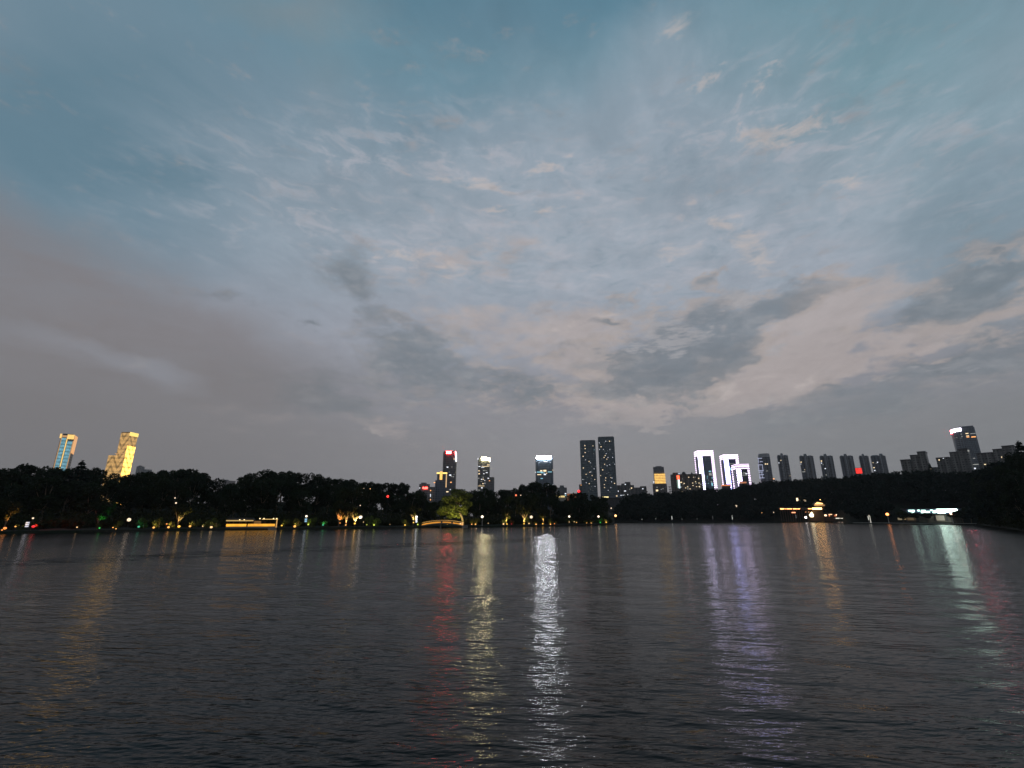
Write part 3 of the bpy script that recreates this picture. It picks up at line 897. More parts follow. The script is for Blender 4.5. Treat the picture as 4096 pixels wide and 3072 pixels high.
b.windows([(2467, 1984, 5, 3), (2484, 1981.5, 4, 2.5), (2492, 1980.5, 3, 2), (2500, 1980, 8, 2), (2511, 1979, 4, 2.5)], [W_WARM, W_WHITE, W_WHITE, W_DIM, W_WHITE], base=-1.2)

# --- tower with gold band
b = Bld('banded_tower', 2636, 1865, 1000, 'short dark tower with a wide band of gold lit floors round its middle', 'skyscraper')
BB = facade('banded_tower_wall', (.14, .145, .155), (.065, .07, .08), 3.4, 3.0)
b.block('top_wall', 2612.5, 2655, 1868, 0, 26, BB)
b.block('roof', 2622, 2646, 1865, 3, 20, DARKC)
b.block('base_wall', 2610.5, 2667, 1936, -4, 30, facade('banded_base_wall', (.13, .11, .105), (.05, .045, .045), 3.2, 3.0))
b.panel('lit_floors', 2616.5, 1894.5, 2660, 1935, stripes('gold_lit_floors', lin((255, 200, 105)), 1.35, 3.3, .55, (.3, .2, .1), .22), 1.6, 1.5)
b.windows([(2628, 1962, 9, 7), (2628, 1949, 4, 3), (2652, 1955, 4, 3), (2645, 1957, 3, 3), (2615, 1928, 4, 4)], [W_WARM, W_DIM, W_DIM, W_DIM, W_WHITE], base=-4.2)
# --- small mast
b = Bld('lattice_mast', 2679, 1946, 900, 'thin dark lattice mast beside the brown apartment slab', 'mast')
xa, zt = b.loc(2679, 1946)
mb = MB()
mb.path([(-.9, 0, 0), (-.35, 0, zt)], [.35, .22], 5).path([(.9, 0, 0), (.35, 0, zt)], [.35, .22], 5)
for i in range(14):
    z = zt * i / 14
    h_ = .9 - .55 * i / 14
    mb.tube((-h_, 0, z), (h_, 0, z + zt / 14), .14, n=4)
mb.build('frame', DARKC, b.root)
mb = MB()
for z, l in ((zt - 1, 2.6), (zt - 6, 2.2), (zt - 9.5, 2.6)):
    mb.box(-l, l, -.3, .3, z, z + .9)
mb.build('antenna_arm', DARKC, b.root)

# --- brown apartment slab with red and white vertical sign
b = Bld('apartment_slab', 2745, 1900, 800, 'wide brown apartment slab with glowing red and white vertical sign on its corner', 'building')
k_ = .0723
def Z(x, y): return 2670 + x * k_, 1880 + y * k_
BRN = facade('brown_slab_wall', (.125, .105, .09), (.05, .045, .04), 3.0, 2.8, ribs=9.0)
b.block('wall', Z(165, 0)[0], Z(1905, 0)[0], Z(0, 250)[1], 0, 24, BRN)
b.block('left_wing', Z(160, 0)[0], Z(690, 0)[0], Z(0, 360)[1], -3, 18, BRN)
b.block('corner_wing', Z(280, 0)[0], Z(700, 0)[0], Z(0, 150)[1], -1.5, 14, BRN)
xa, za = b.loc(*Z(905, 230))
MB().ball((xa, 4, za), 3.4, 12, 8, 1.3).build('roof_tank', DARKC, b.root)
xa, za = b.loc(*Z(1350, 230))
MB().prism([(xa - 2, 2), (xa + 2, 2), (xa + 2, 6), (xa - 2, 6)], za, za + 3.4, .8).build('roof_turret', DARKC, b.root)
x0, y0 = Z(505, 310); x1, y1 = Z(650, 530)
b.panel('red_sign', x0, y0, x1, y1, glow('red_box_sign', (1.0, .10, .03), 3.0), 3.8, .6)
x0, y0 = Z(580, 545); x1, y1 = Z(660, 1010)
b.panel('white_sign', x0, y0, x1, y1, glow('white_box_sign', lin((225, 245, 255)), 2.2), 3.8, .6)
x0, y0 = Z(508, 560); x1, y1 = Z(565, 1000)
b.panel('green_sign', x0, y0, x1, y1, glow('green_box_sign', lin((180, 215, 190)), .45), 3.8, .6)
x0, y0 = Z(585, 165); x1, y1 = Z(685, 240)
b.panel('roof_sign', x0, y0, x1, y1, glow('pale_blue_sign', lin((205, 220, 240)), .7), 2.2, .6)
its = [(750, 683, 100, 50), (920, 742, 70, 35), (780, 945, 55, 40), (800, 1195, 55, 40), (820, 490, 35, 35), (1175, 403, 55, 40), (1720, 465, 60, 45), (1730, 395, 35, 30), (1440, 400, 35, 30), (1530, 395, 40, 30), (1555, 650, 50, 40), (1390, 722, 60, 35), (1585, 730, 60, 40), (1745, 720, 60, 40), (1835, 788, 75, 45),
       (1410, 860, 50, 35), (1110, 915, 50, 35), (1125, 985, 60, 40), (1000, 990, 55, 35), (1125, 1050, 65, 35), (1250, 1045, 70, 25), (1765, 915, 70, 50), (1785, 975, 50, 30), (1605, 920, 45, 35), (870, 805, 40, 30)]
b.windows([(*Z(x, y), max(w_ * k_, 2.2), max(h_ * k_, 2.2)) for x, y, w_, h_ in its], [W_WARM, W_WARM, W_DIM, W_WARM, W_DIM], base=-1.5 if False else -3.0)

# --- three portal towers outlined in white light
def portal(x0, x1, xs, yt, D, lab, tint, glass, colx, yband, strength, lights, lower):
    """front face x0..x1 with its left flank seen from xs; columns and top band are lit line by line"""
    b = Bld('portal_tower', (x0 + x1) / 2, yt, D, lab, 'skyscraper', 'portal shaped towers outlined in white light', .3)
    a_, zt = b.loc(x0, yt); c_, _ = b.loc(x1, yt)
    dp = 30.0
    gm = facade('portal_glass_' + lower, glass, tuple(v * .7 for v in glass), 4.0, 2.2, rough=.35)
    MB().box(a_, c_, 0, dp, 0, zt).build('wall', gm, b.root)
    LM = stripes('portal_line_light_' + lower, tint, strength, 4.6, .45, (.3, .3, .34), .06)
    LM2 = stripes('portal_column_light_' + lower, lights[0], lights[1], 4.6, .52, (.3, .3, .34), .10)
    _, zb = b.loc(x0, yband)
    cw1 = b.loc(colx[0], yband)[0] - b.loc(x0, yband)[0]
    cw2 = b.loc(x1, yband)[0] - b.loc(colx[1], yband)[0]
    MB().box(a_ - .4, c_ + .4, -.5, dp * .98, zb, zt + .6).build('top_band', LM, b.root)
    MB().box(a_ - .3, a_ + cw1, -.45, .3, 0, zb).build('lit_column', LM2, b.root)
    MB().box(c_ - cw2, c_ + .3, -.45, .3, 0, zb).build('lit_column', LM, b.root)
    MB().box(a_ - .35, a_ - .05, dp * .80, dp, 0, zb).build('lit_edge', LM, b.root)
    MB().box(a_ + 1, c_ - 1, 2, dp - 2, zt + .6, zt + 1.6).build('roof', DARKC, b.root)
    return b
P_W = lin((240, 215, 248))
b = portal(2789, 2852, 2777, 1804, 1100, 'tallest white outlined portal tower, rising behind the brown apartment slab', P_W, (.08, .125, .165), (2806, 2841), 1826, 3.4, (lin((222, 214, 255)), 7.5), 'dark')
k_ = .2532
its = [(930, 500, 22, 6), (1025, 495, 40, 16), (1030, 540, 44, 40), (945, 572, 16, 8), (985, 572, 16, 8), (950, 598, 14, 8), (985, 600, 14, 8), (1060, 600, 16, 20), (940, 660, 12, 10), (975, 688, 12, 8), (1002, 686, 14, 8), (1050, 660, 20, 24), (1058, 700, 22, 50), (948, 700, 10, 8), (960, 740, 14, 8), (1000, 640, 10, 8)]
b.windows([(2580 + x * k_, 1760 + y * k_, w_ * k_, h_ * k_) for x, y, w_, h_ in its], [W_CYAN, W_CYAN, W_DIM, W_DIM, W_CYAN, W_DIM])
b = portal(2893, 2951, 2881, 1820, 1100, 'blue lit portal tower half hidden behind the shorter white portal tower', lin((246, 222, 250)), (.08, .09, .22), (2911, 2940), 1836, 3.4, (lin((180, 182, 255)), 8.5), 'blue')
b.windows([(2928, 1855, 20, 1.6), (2927, 1876, 22, 9), (2930, 1912, 12, 3), (2916, 1895, 3, 40)], [W_DIM, W_CYAN, W_DIM, glow('deep_blue_light', (.04, .07, .6), .8)])
b = portal(2943, 2994, 2929, 1858, 950, 'shortest white outlined portal tower, in front of the blue lit one', P_W, (.05, .06, .075), (2961, 2987), 1875, 3.4, (lin((222, 205, 255)), 7.0), 'grey')
b.windows([(2978, 1891, 12, 2), (2985, 1895, 8, 4), (2972, 1896, 14, 2), (2978, 1902, 22, 1.6)], [W_DIM, W_WHITE, W_DIM, W_DIM])
b = Bld('rooftop_pavilion', 2903, 1940, 640, 'low dark roof with orange lit edge at the foot of the blue portal tower', 'building')
ORS = glow('orange_edge_light', lin((255, 140, 70)), .8)
b.block('wall', 2888, 2922, 1944, 0, 12, DARKC)
b.panel('light_strip', 2886, 1939.5, 2924, 1943.5, ORS, 1.0, 14)
b = Bld('rooftop_pavilion', 2970, 1928, 660, 'low dark roof with orange lit edge at the foot of the shortest portal tower', 'building')
b.block('wall', 2956, 2988, 1934, 0, 12, DARKC)
b.panel('light_strip', 2958, 1927.5, 2986, 1931, glow('dim_orange_edge_light', lin((226, 140, 80)), .6), 1.0, 14)

# --- curved grey tower with white light pattern
b = Bld('curved_tower', 3062, 1812, 900, 'grey tower with rounded top and white zigzag lights down its left face', 'skyscraper')
CV = facade('curved_tower_wall', (.19, .19, .215), (.06, .07, .09), 3.4, 3.0, ribs=6.5)
xl, zt = b.loc(3030, 1815); xr, _ = b.loc(3078, 1815)
xr2, _ = b.loc(3082, 1840)
pts = [(xl, 4), (xl + 3, 0), (xl + 9, -1.6), (xl + 16, -1.8), (xr - 3, 0), (xr2, 6), (xr2, 30), (xl, 30)]
_, zs = b.loc(3050, 1828)
MB().prism(pts, 0, zs).build('wall', CV, b.root)
MB().prism([(p[0] * .96 + .4, p[1] * .9 + 1) for p in pts], zs, zt, .06).build('roof', plain('pale_crown', (.30, .30, .31)), b.root)
LS = glow('white_zigzag_light', lin((205, 212, 245)), .62)
for (x0, y0, x1, y1) in [(3031, 1833, 3048, 1835), (3031, 1833, 3033, 1852), (3038, 1846, 3050, 1848), (3031, 1859, 3050, 1861), (3032, 1861, 3034, 1880), (3048, 1861, 3050, 1882), (3033, 1882, 3054, 1884.5), (3034, 1888, 3052, 1890), (3036, 1898, 3056, 1900), (3037, 1902, 3039, 1916), (3046, 1890, 3048, 1912), (3038, 1911, 3058, 1913)]:
    b.panel('light_strip', x0, y0, x1, y1, LS, 2.6, .5)
b.windows([(3061.5, 1856, 4.5, 4), (3069, 1856, 5, 4), (3068, 1884, 9, 1.6)], [W_WARM, W_WARM, W_DIM], base=-1.9)
b.panel('foot_light', 3091, 1914, 3097, 1918, W_AMBER, 4, .5)

# --- six ribbed apartment towers
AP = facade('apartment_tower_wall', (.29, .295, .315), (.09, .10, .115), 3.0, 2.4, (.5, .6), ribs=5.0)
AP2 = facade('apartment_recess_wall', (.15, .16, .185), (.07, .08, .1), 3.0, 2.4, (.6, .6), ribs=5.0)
k_ = .2532
six = [(270, 440, 218, 'first', [(335, 322, 22, 16), (298, 362, 14, 12), (357, 450, 12, 12), (470, 566, 14, 10)]),
       (620, 840, 228, 'second', [(648, 350, 22, 12), (646, 380, 10, 8), (690, 503, 50, 10), (706, 470, 10, 8)]),
       (942, 1148, 228, 'third', [(968, 333, 18, 18), (970, 365, 14, 14), (995, 390, 12, 12), (1038, 420, 8, 20), (1035, 452, 30, 12), (1045, 552, 18, 14)]),
       (1260, 1468, 228, 'fourth', []),
       (1564, 1712, 228, 'fifth', []),
       (1748, 1982, 224, 'sixth', [(1785, 358, 14, 8), (1855, 352, 18, 14), (1835, 368, 12, 8), (1800, 437, 24, 12), (1812, 482, 20, 14)])]
where = ['leftmost of the ribbed grey apartment towers, slim, next to the curved grey tower', 'wide ribbed grey apartment tower standing alone between wide gaps, second from the curved grey tower',
         'ribbed grey apartment tower with a column of small lit windows up its left edge', 'unlit ribbed grey apartment tower immediately left of the red box sign', 'narrow unlit ribbed apartment tower immediately right of the red box sign',
         'widest and rightmost ribbed apartment tower with its hump on the right side']
for i, (x0, x1, yt, _, wl) in enumerate(six):
    px0, px1, pyt = 3040 + x0 * k_, 3040 + x1 * k_, 1760 + yt * k_
    b = Bld('apartment_tower', (px0 + px1) / 2, pyt, 900, where[i], 'apartment tower', 'ribbed grey apartment towers on the right')
    Wp = px1 - px0
    hump = .68 if i == 5 else .40
    ys = pyt + 7.5
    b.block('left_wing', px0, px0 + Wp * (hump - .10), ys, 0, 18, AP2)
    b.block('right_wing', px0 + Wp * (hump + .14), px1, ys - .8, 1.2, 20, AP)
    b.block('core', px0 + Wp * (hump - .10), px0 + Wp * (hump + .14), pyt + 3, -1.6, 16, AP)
    a_, zt = b.loc(px0 + Wp * (hump - .10), pyt + 3, -1.6); c_, _ = b.loc(px0 + Wp * (hump + .14), pyt + 3, -1.6)
    MB().prism([(a_, -1.2), (c_, -1.2), (c_, 12), (a_, 12)], zt, zt + 2.6, .3).build('roof', CONC, b.root)
    for q0, q1 in ((.03, hump - .14), (hump + .18, .93)):
        a_, zt = b.loc(px0 + Wp * q0, ys, 2); c_, _ = b.loc(px0 + Wp * q1, ys, 2)
        MB().prism([(a_, 2), (c_, 2), (c_, 16), (a_, 16)], zt - .5, zt + 1.6, .25).build('roof', CONC, b.root)
    for q in (hump + .28, hump + .42):
        if q < .95:
            a_, zt = b.loc(px0 + Wp * q, ys)
            MB().box(a_, a_ + 1.1, -.6, 1.2, 0, zt - 1.5).build('fin', AP, b.root)
    b.windows([(3040 + x * k_, 1760 + y * k_, w_ * k_, max(1.8, h_ * k_)) for x, y, w_, h_ in wl], [W_WARM, W_WHITE, W_DIM], base=-.05)
b = Bld('box_sign', 3433, 1871, 820, 'glowing red box sign on a dark block between two apartment towers', 'sign')
b.panel('sign_face', 3421, 1873, 3446, 1894, stripes('red_sign_face', (1.0, .04, .03), 1.3, 4.0, .75, (.4, .05, .04), .5), .5, .5)
b.panel('frame', 3419.5, 1871.5, 3447.5, 1895, plain('dark_red_frame', (.12, .02, .02)), 0, 6)
b.block('support', 3424, 3444, 1895.5, 1, 5, DARKC)

# --- stepped low apartment blocks at right
LB = facade('dim_block_wall', (.15, .145, .14), (.07, .07, .07), 3.0, 3.2, ribs=8.0)
RP = plain('overhanging_roof', (.045, .045, .05))
k_ = .3014
groups = [([(212, 345, 592), (340, 440, 530), (433, 545, 484)], 'stepped grey apartment block with flat overhanging roofs, right of the ribbed apartment towers', []),
          ([(685, 865, 565), (862, 975, 490), (968, 1105, 448)], 'stepped grey apartment block in front of the red and white signed tower', [(730, 597, 16, 14), (785, 573, 14, 14), (1118, 475, 22, 22)]),
          ([(1222, 1440, 505), (1436, 1560, 452), (1555, 1720, 408)], 'stepped grey apartment block half sunk in trees at the far right', [(1340, 656, 26, 10), (1195, 710, 44, 16), (1210, 658, 90, 8), (1195, 575, 30, 6), (1560, 560, 14, 16)])]
for gi, (steps, lab, wl) in enumerate(groups):
    cx_ = 3536 + (steps[0][0] + steps[-1][1]) / 2 * k_
    b = Bld('stepped_apartment', cx_, 1820, 620, lab, 'apartment block', 'stepped apartment blocks above the right hand trees', 1.15)
    for j, (x0, x1, yt) in enumerate(steps):
        X0, X1, Y = 3536 + x0 * k_, 3536 + x1 * k_, 1660 + yt * k_
        b.block('wall', X0 + .8, X1, Y + 3, j * .8, 22 - j * .6, LB)
        a_, zt = b.loc(X0 - 1, Y, j * .8 - 1); c_, _ = b.loc(X1 + (.5 if j == 2 else 0), Y, j * .8 - 1)
        MB().box(a_, c_, j * .8 - 1.2, 23, zt - 1.2, zt - .2).build('roof', RP, b.root)
    b.windows([(3536 + x * k_, 1660 + y * k_, w_ * k_, max(2, h_ * k_)) for x, y, w_, h_ in wl], [W_WARM, W_WHITE, W_DIM, W_DIM], base=-.05)
b = Bld('flat_block', 3738, 1868, 660, 'small flat grey block in the gap between two stepped apartment blocks', 'building')
b.block('wall', 3728, 3752, 1869, 0, 14, LB)
b.block('chimney', 3715, 3722, 1857, 2, 6, LB)
b.windows([(3722, 1877, 6, 3)], [W_WARM])

# --- tower with red and white sign at right
b = Bld('corner_sign_tower', 3860, 1708, 1000, 'broad blue grey tower with red and white corner sign, tallest at the right', 'skyscraper')
BT = facade('broad_tower_wall', (.14, .155, .18), (.06, .075, .09), 4.0, 2.5)
xl, zt = b.loc(3806, 1714); xr, _ = b.loc(3899, 1714)
_, z1 = b.loc(3830, 1707)
pts = [(xl, 26), (xl + 1, 12), (xl + 6, 4), (xl + 14, 0), (xr - 3, 0), (xr, 3), (xr, 46), (xl, 46)]
MB().prism(pts, 0, zt).build('wall', BT, b.root)
MB().prism([(xl + 12, 1), (xr - 2, 1), (xr - 1, 4), (xr - 1, 44), (xl + 12, 44)], zt, z1).build('roof', BT, b.root)
RS = glow('red_corner_sign', (1.0, .06, .08), 60)
WSR = glow('white_corner_sign', lin((245, 238, 255)), 9)
def slanted(name, p, q, z0, z1, mat):
    d = Vector((q[0] - p[0], q[1] - p[1], 0)).normalized()
    nrm_ = Vector((d.y, -d.x, 0)) * 1.2
    mb = MB()
    A = [(p[0] + nrm_.x, p[1] + nrm_.y), (q[0] + nrm_.x, q[1] + nrm_.y), (q[0] + nrm_.x * .5, q[1] + nrm_.y * .5), (p[0] + nrm_.x * .5, p[1] + nrm_.y * .5)]
    mb.prism(A, z0, z1)
    return mb.build(name, mat, b.root)
slanted('red_sign', (xl - .6, 24), (xl + 1, 12), zt - 8.5, zt - 1, RS)
slanted('white_sign', (xl + 1, 11.8), (xl + 6, 4.2), zt - 8, zt - 1, WSR)
slanted('white_sign', (xl + 6.2, 3.9), (xl + 15, -.3), zt - 7, zt - .6, WSR)
k_ = .0723
its = [(895, 645, 80, 40), (1210, 610, 170, 40), (1250, 742, 160, 30), (1260, 805, 160, 40), (1575, 800, 260, 45), (930, 780, 80, 30), (1540, 620, 300, 18), (645, 825, 60, 25), (540, 855, 50, 20), (880, 860, 40, 30)]
b.windows([(3780 + x * k_, 1690 + y * k_, w_ * k_, max(1.8, h_ * k_)) for x, y, w_, h_ in its], [W_DIM, W_WARM, W_WARM, W_AMBER, W_AMBER, W_DIM, W_DIM, W_DIM, W_DIM, W_DIM])
# ------------------------------------------------------------------ trees
def leaf_mat(name, color):
    m, t = new_mat(name)
    co = t.n('ShaderNodeTexCoord').outputs['Object']
    oi = t.n('ShaderNodeObjectInfo').outputs['Random']
    f = t.noise(co, 1.1, 4, .65)
    c = t.v('SCALE', color, t.m('MULTIPLY', t.lmap(f, .3, .7, .55, 1.5), t.lmap(oi, 0, 1, .75, 1.25)))
    principled(t, c, .7, .06)
    return m
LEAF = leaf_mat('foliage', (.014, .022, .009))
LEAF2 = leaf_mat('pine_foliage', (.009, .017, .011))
LEAF_L = leaf_mat('lit_foliage', (.07, .085, .022))  # paler copy of the foliage, kept for plants under the floodlights
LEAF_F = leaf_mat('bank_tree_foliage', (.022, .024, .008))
BARK = plain('bark', (.17, .125, .085), .9, .35, 2.0)

def leaves(rg, P, size, droop=0.0):
    """a leaf-sized quad at each point, turned at random"""
    n = len(P)
    u = rg.normal(size=(n, 3)); u /= np.linalg.norm(u, axis=1)[:, None]
    u[:, 2] = u[:, 2] * (1 - droop) - droop
    v = np.cross(u, rg.normal(size=(n, 3))); v /= np.linalg.norm(v, axis=1)[:, None] + 1e-9
    s_ = (size * rg.uniform(.55, 1.35, n))[:, None]
    u, v = u * s_, v * s_ * .62
    V = np.stack([P - u - v * .6, P + u * .1 - v, P + u + v * .5, P - u * .2 + v], 1).reshape(-1, 3)
    return V, np.arange(4 * n).reshape(n, 4)

def crown_points(rg, n, H, rx, rz, zc, lobes, lobe_r, zmin=.12):
    """leaf places on the shells of many lobes heaped into a crown"""
    C, RL = [], []
    while len(C) < lobes:
        p = rg.uniform(-1, 1, 3)
        if np.linalg.norm(p) > 1: continue
        p = p / max(np.linalg.norm(p), 1e-6) * np.linalg.norm(p) ** .5
        C.append((p[0] * rx * H, p[1] * rx * H, zc * H + p[2] * rz * H))
        RL.append(lobe_r * H * rg.uniform(.65, 1.3))
    C, RL = np.array(C), np.array(RL)
    k_ = rg.integers(0, lobes, n)
    d = rg.normal(size=(n, 3)); d /= np.linalg.norm(d, axis=1)[:, None]
    d[:, 2] *= .8
    P = C[k_] + d * (RL[k_] * rg.uniform(.35, 1.0, n) ** .5)[:, None]
    top = np.percentile(P[:, 2], 99.3)
    P[:, 2] *= H / top
    C[:, 2] *= H / top
    return P[P[:, 2] > zmin * H], C

def tree_kind(seed, H=15.0, rx=.27, rz=.36, zc=.52, lobes=15, lobe_r=.15, n=3600, leaf=.42, mat=LEAF, lean=0.0):
    rg = np.random.default_rng(seed)
    P, C = crown_points(rg, n, H, rx, rz, zc, lobes, lobe_r)
    cm = np_mesh('crown', *leaves(rg, P, leaf), mat)
    mb = MB()
    top = Vector((lean * H * .3, 0, H * zc * .75))
    mb.path([(0, 0, -1.5), (lean * H * .12, .1, H * .22), top], [.024 * H, .018 * H, .011 * H], 8)
    for c in C[:9]:
        a_ = Vector((lean * H * .14, 0, H * rg.uniform(.2, .42)))
        m_ = (a_ + Vector(c)) / 2 + Vector((0, 0, -.03 * H))
        mb.path([a_, m_, Vector(c)], [.010 * H, .007 * H, .003 * H], 5)
    t_ = mb.build('trunk', BARK)
    tm = t_.data
    bpy.data.objects.remove(t_)
    return cm, tm

def conifer_kind(seed, H=15.0, mat=LEAF2, n=2600):
    rg = np.random.default_rng(seed)
    z = H * (1 - rg.uniform(0, 1, n) ** .55 * .88)
    tier = (np.floor(z / (H * .075)) + rg.uniform(.1, .9, n) ** 1.6) * H * .075
    r_ = (H - z) * .26 * rg.uniform(.2, 1, n) ** .5 + .12
    a_ = rg.uniform(0, 2 * math.pi, n)
    P = np.stack([r_ * np.cos(a_), r_ * np.sin(a_), .5 * z + .5 * tier], 1)
    cm = np_mesh('crown', *leaves(rg, P, .36, .3), mat)
    t_ = MB().path([(0, 0, -1.5), (0, 0, H * .5), (0, 0, H * .97)], [.02 * H, .012 * H, .002 * H], 7).build('trunk', BARK)
    tm = t_.data
    bpy.data.objects.remove(t_)
    return cm, tm

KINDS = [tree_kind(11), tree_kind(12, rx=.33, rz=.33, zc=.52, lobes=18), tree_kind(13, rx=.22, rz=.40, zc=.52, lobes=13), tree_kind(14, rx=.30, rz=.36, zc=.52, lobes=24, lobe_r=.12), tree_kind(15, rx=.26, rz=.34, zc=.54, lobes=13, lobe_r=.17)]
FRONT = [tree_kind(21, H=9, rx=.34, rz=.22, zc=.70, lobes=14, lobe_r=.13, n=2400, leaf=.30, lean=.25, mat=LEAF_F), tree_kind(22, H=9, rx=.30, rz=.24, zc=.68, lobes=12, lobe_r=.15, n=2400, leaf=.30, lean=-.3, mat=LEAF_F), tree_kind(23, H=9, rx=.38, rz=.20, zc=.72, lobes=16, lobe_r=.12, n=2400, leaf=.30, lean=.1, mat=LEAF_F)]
CONE = conifer_kind(31)

def spread(x, yt, off):
    """where a tree stands whose top is seen at (x, yt), off metres behind the water's edge: (x of its foot column, X, D, height of top)"""
    d = ray(x, yt)
    xb = 2048 + d.x / d.y * FPX * ray(2048, 2075).y
    D = shore_D(xb) + off
    return xb, d.x / d.y * D, D, at(x, yt, D).z

def plant(name, kind, H0, x, D, ztop, zbase, label, group, rg, squash=1.0, X=None):
    H = max(ztop - zbase, 2.5)
    o = thing(name, (col_X(x, D) if X is None else X, D, zbase), label, 'tree', group, rg.uniform(0, 6.28))
    s_ = H / H0
    o.scale = (s_ * squash, s_ * squash, s_)
    for nm, me in zip(('crown', 'trunk'), kind):
        link(nm, me, o)
    return o

MARKS = [(-9e3, 'at the far left edge'), (200, 'below the blue glass tower'), (425, 'below the gold patterned tower'), (620, 'left of the lit gallery'), (900, 'behind the gold lit gallery'),
         (1115, 'right of the lit gallery'), (1400, 'right of the flame lit trunks'), (1650, 'beside the gold arched bridge'), (1890, 'below the warm white signed tower'), (2120, 'below the white sign with ring emblem'), (2290, 'on the bank tip'), (2470, 'on the far bank')]
def mark(x):
    return [m for q, m in MARKS if q <= x][-1]
rg = np.random.default_rng(77)

def lit_gap(x):
    """where the skyline opens towards the bridge and the lit tree stands"""
    return 1725 < x < 1900
x = -420.0
while x < 2440:
    off = rg.uniform(44, 62) if x < 2250 else rg.uniform(22, 32)
    yt = sky_y(x) + rg.uniform(-3, 7)
    xb, X, D, zt = spread(x, yt, off)
    zb = ground_z(xb, off) - .3
    plant('broadleaf_tree', KINDS[int(rg.integers(0, 5))], 15.0, xb, D, zt, zb, 'tall dark skyline tree ' + mark(x), 'skyline trees ' + mark(x), rg, rg.uniform(.85, 1.1), X)
    x += (zt - zb) * rg.uniform(.32, .46) / D * FPX
x = -400.0
while x < 2440:
    off = rg.uniform(20, 34) if x < 2250 else rg.uniform(12, 18)
    f = rg.uniform(.66, .9)
    yt = 2092 - (2092 - sky_y(x)) * f
    xb, X, D, zt = spread(x, yt, off)
    zb = ground_z(xb, off) - .3
    if not (1735 < x < 1900):
        plant('broadleaf_tree', KINDS[int(rg.integers(0, 5))], 15.0, xb, D, zt, zb, 'dark mid height tree in the second row ' + mark(x), 'second row trees ' + mark(x), rg, rg.uniform(.95, 1.25), X)
    x += (zt - zb) * rg.uniform(.34, .48) / D * FPX
# undergrowth under the trees of the near bank
UP, r3 = [], np.random.default_rng(9)
for off, hh in ((9, 2.2), (13, 3.2), (18, 4.2), (26, 5.5), (37, 7.0)):
    x = -300.0
    while x < 2440:
        if not (off < 16 and 1690 < x < 1860):
            D = shore_D(x) + off + r3.uniform(-1.5, 1.5)
            h_ = hh * r3.uniform(.7, 1.25) * (.5 if 1690 < x < 1860 else 1)
            n = 170
            d = r3.normal(size=(n, 3)); d /= np.linalg.norm(d, axis=1)[:, None]
            P = d * (r3.uniform(.4, 1, n) ** .5)[:, None] * np.array([h_ * .9, h_ * .6, h_ * .6]) + np.array([col_X(x, D), D, ground_z(x, off) + h_ * .45])
            UP.append(P)
        x += hh * 1.0 / shore_D(x) * FPX
for x in np.arange(3930, 4400, 11):
    for off in (5, 12, 20):
        D = shore_D(x) + off
        n = 170
        d = r3.normal(size=(n, 3)); d /= np.linalg.norm(d, axis=1)[:, None]
        h_ = 2.6 + off * .12
        UP.append(d * (r3.uniform(.4, 1, n) ** .5)[:, None] * np.array([h_ * .9, h_ * .6, h_ * .6]) + np.array([col_X(x, D), D, ground_z(x, off) + h_ * .45]))
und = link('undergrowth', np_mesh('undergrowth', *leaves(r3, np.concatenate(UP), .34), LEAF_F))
tag(und, 'black undergrowth filling the bank beneath the trees', 'undergrowth', kind='stuff')
# conifer spires
for (x, y, off, lab) in [(331, 1842, 40, 'pointed dark conifer rising above the skyline between the two gold lit towers'), (4072, 1763, 60, 'pointed black conifer at the top of the right hand skyline'), (3716, 1853, 70, 'small pointed conifer between two stepped apartment blocks')]:
    xb, X, D, zt = spread(x, y, off)
    plant('conifer_tree', CONE, 15.0, xb, D, zt, ground_z(xb, off) - .3, lab, None, rg, 1.6 if x < 3600 or x > 4000 else 1.0, X)
# big black trees at the right edge
x = 3925.0
while x < 4420:
    D0 = shore_D(x)
    for off, f in ((10, .50), (26, .78), (50, 1.0)):
        xx = x + rg.uniform(-14, 14)
        of2 = off + rg.uniform(-3, 3)
        yt = 2100 - (2100 - sky_y(xx)) * f * rg.uniform(.93, 1.0) + 6
        xb, X, D, zt = spread(xx, yt, of2)
        row = {10: 'low black shoreline tree', 26: 'black middle row tree', 50: 'tall black skyline tree'}[off]
        plant('broadleaf_tree', KINDS[int(rg.integers(0, 5))], 15.0, xb, D, zt, ground_z(xb, of2) - .3, row + ' massed at the right edge of the lake', row + 's at the right edge', rg, rg.uniform(.9, 1.2), X)
    x += 38 if x > 4000 else 26

# the wood on the far hill: one dark mass of crowns
V_, F_, nv = [], [], 0
bank = [crown_points(np.random.default_rng(200 + i), 520, 15.0, .30, .28, .6, 9, .17)[0] for i in range(6)]
for off, f in ((9, .36), (20, .50), (34, .66), (48, .84), (58, .985), (72, .99), (95, 1.0)):
    x = 2448.0 + off
    while x < 4010:
        of2 = off + rg.uniform(-5, 5)
        yt = 2088 - (2088 - sky_y(x)) * f + rg.uniform(-5, 8)
        xb, X, D, zt = spread(x, yt, of2)
        zb = ground_z(xb, of2) - .5
        H = min(max(zt - zb, 5), 22)
        if not (3090 < xb < 3430 and off < 12) and not (3560 < xb < 3900 and off < 30) and xb > 2458:
            P = bank[int(rg.integers(0, 6))] * np.array([H / 15 * 1.2, H / 15 * 1.2, H / 15])
            a_ = rg.uniform(0, 6.28)
            P = P @ np.array([[math.cos(a_), -math.sin(a_), 0], [math.sin(a_), math.cos(a_), 0], [0, 0, 1]])
            P = P + np.array([X, D, zt - H])
            v, f_ = leaves(rg, P, 1.0)
            V_.append(v); F_.append(f_ + nv); nv += len(v)
        x += H * rg.uniform(.36, .5) / D * FPX
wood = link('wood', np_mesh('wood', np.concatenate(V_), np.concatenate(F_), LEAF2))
tag(wood, 'dark wooded hillside in one mass along the far bank', 'wood', kind='stuff')

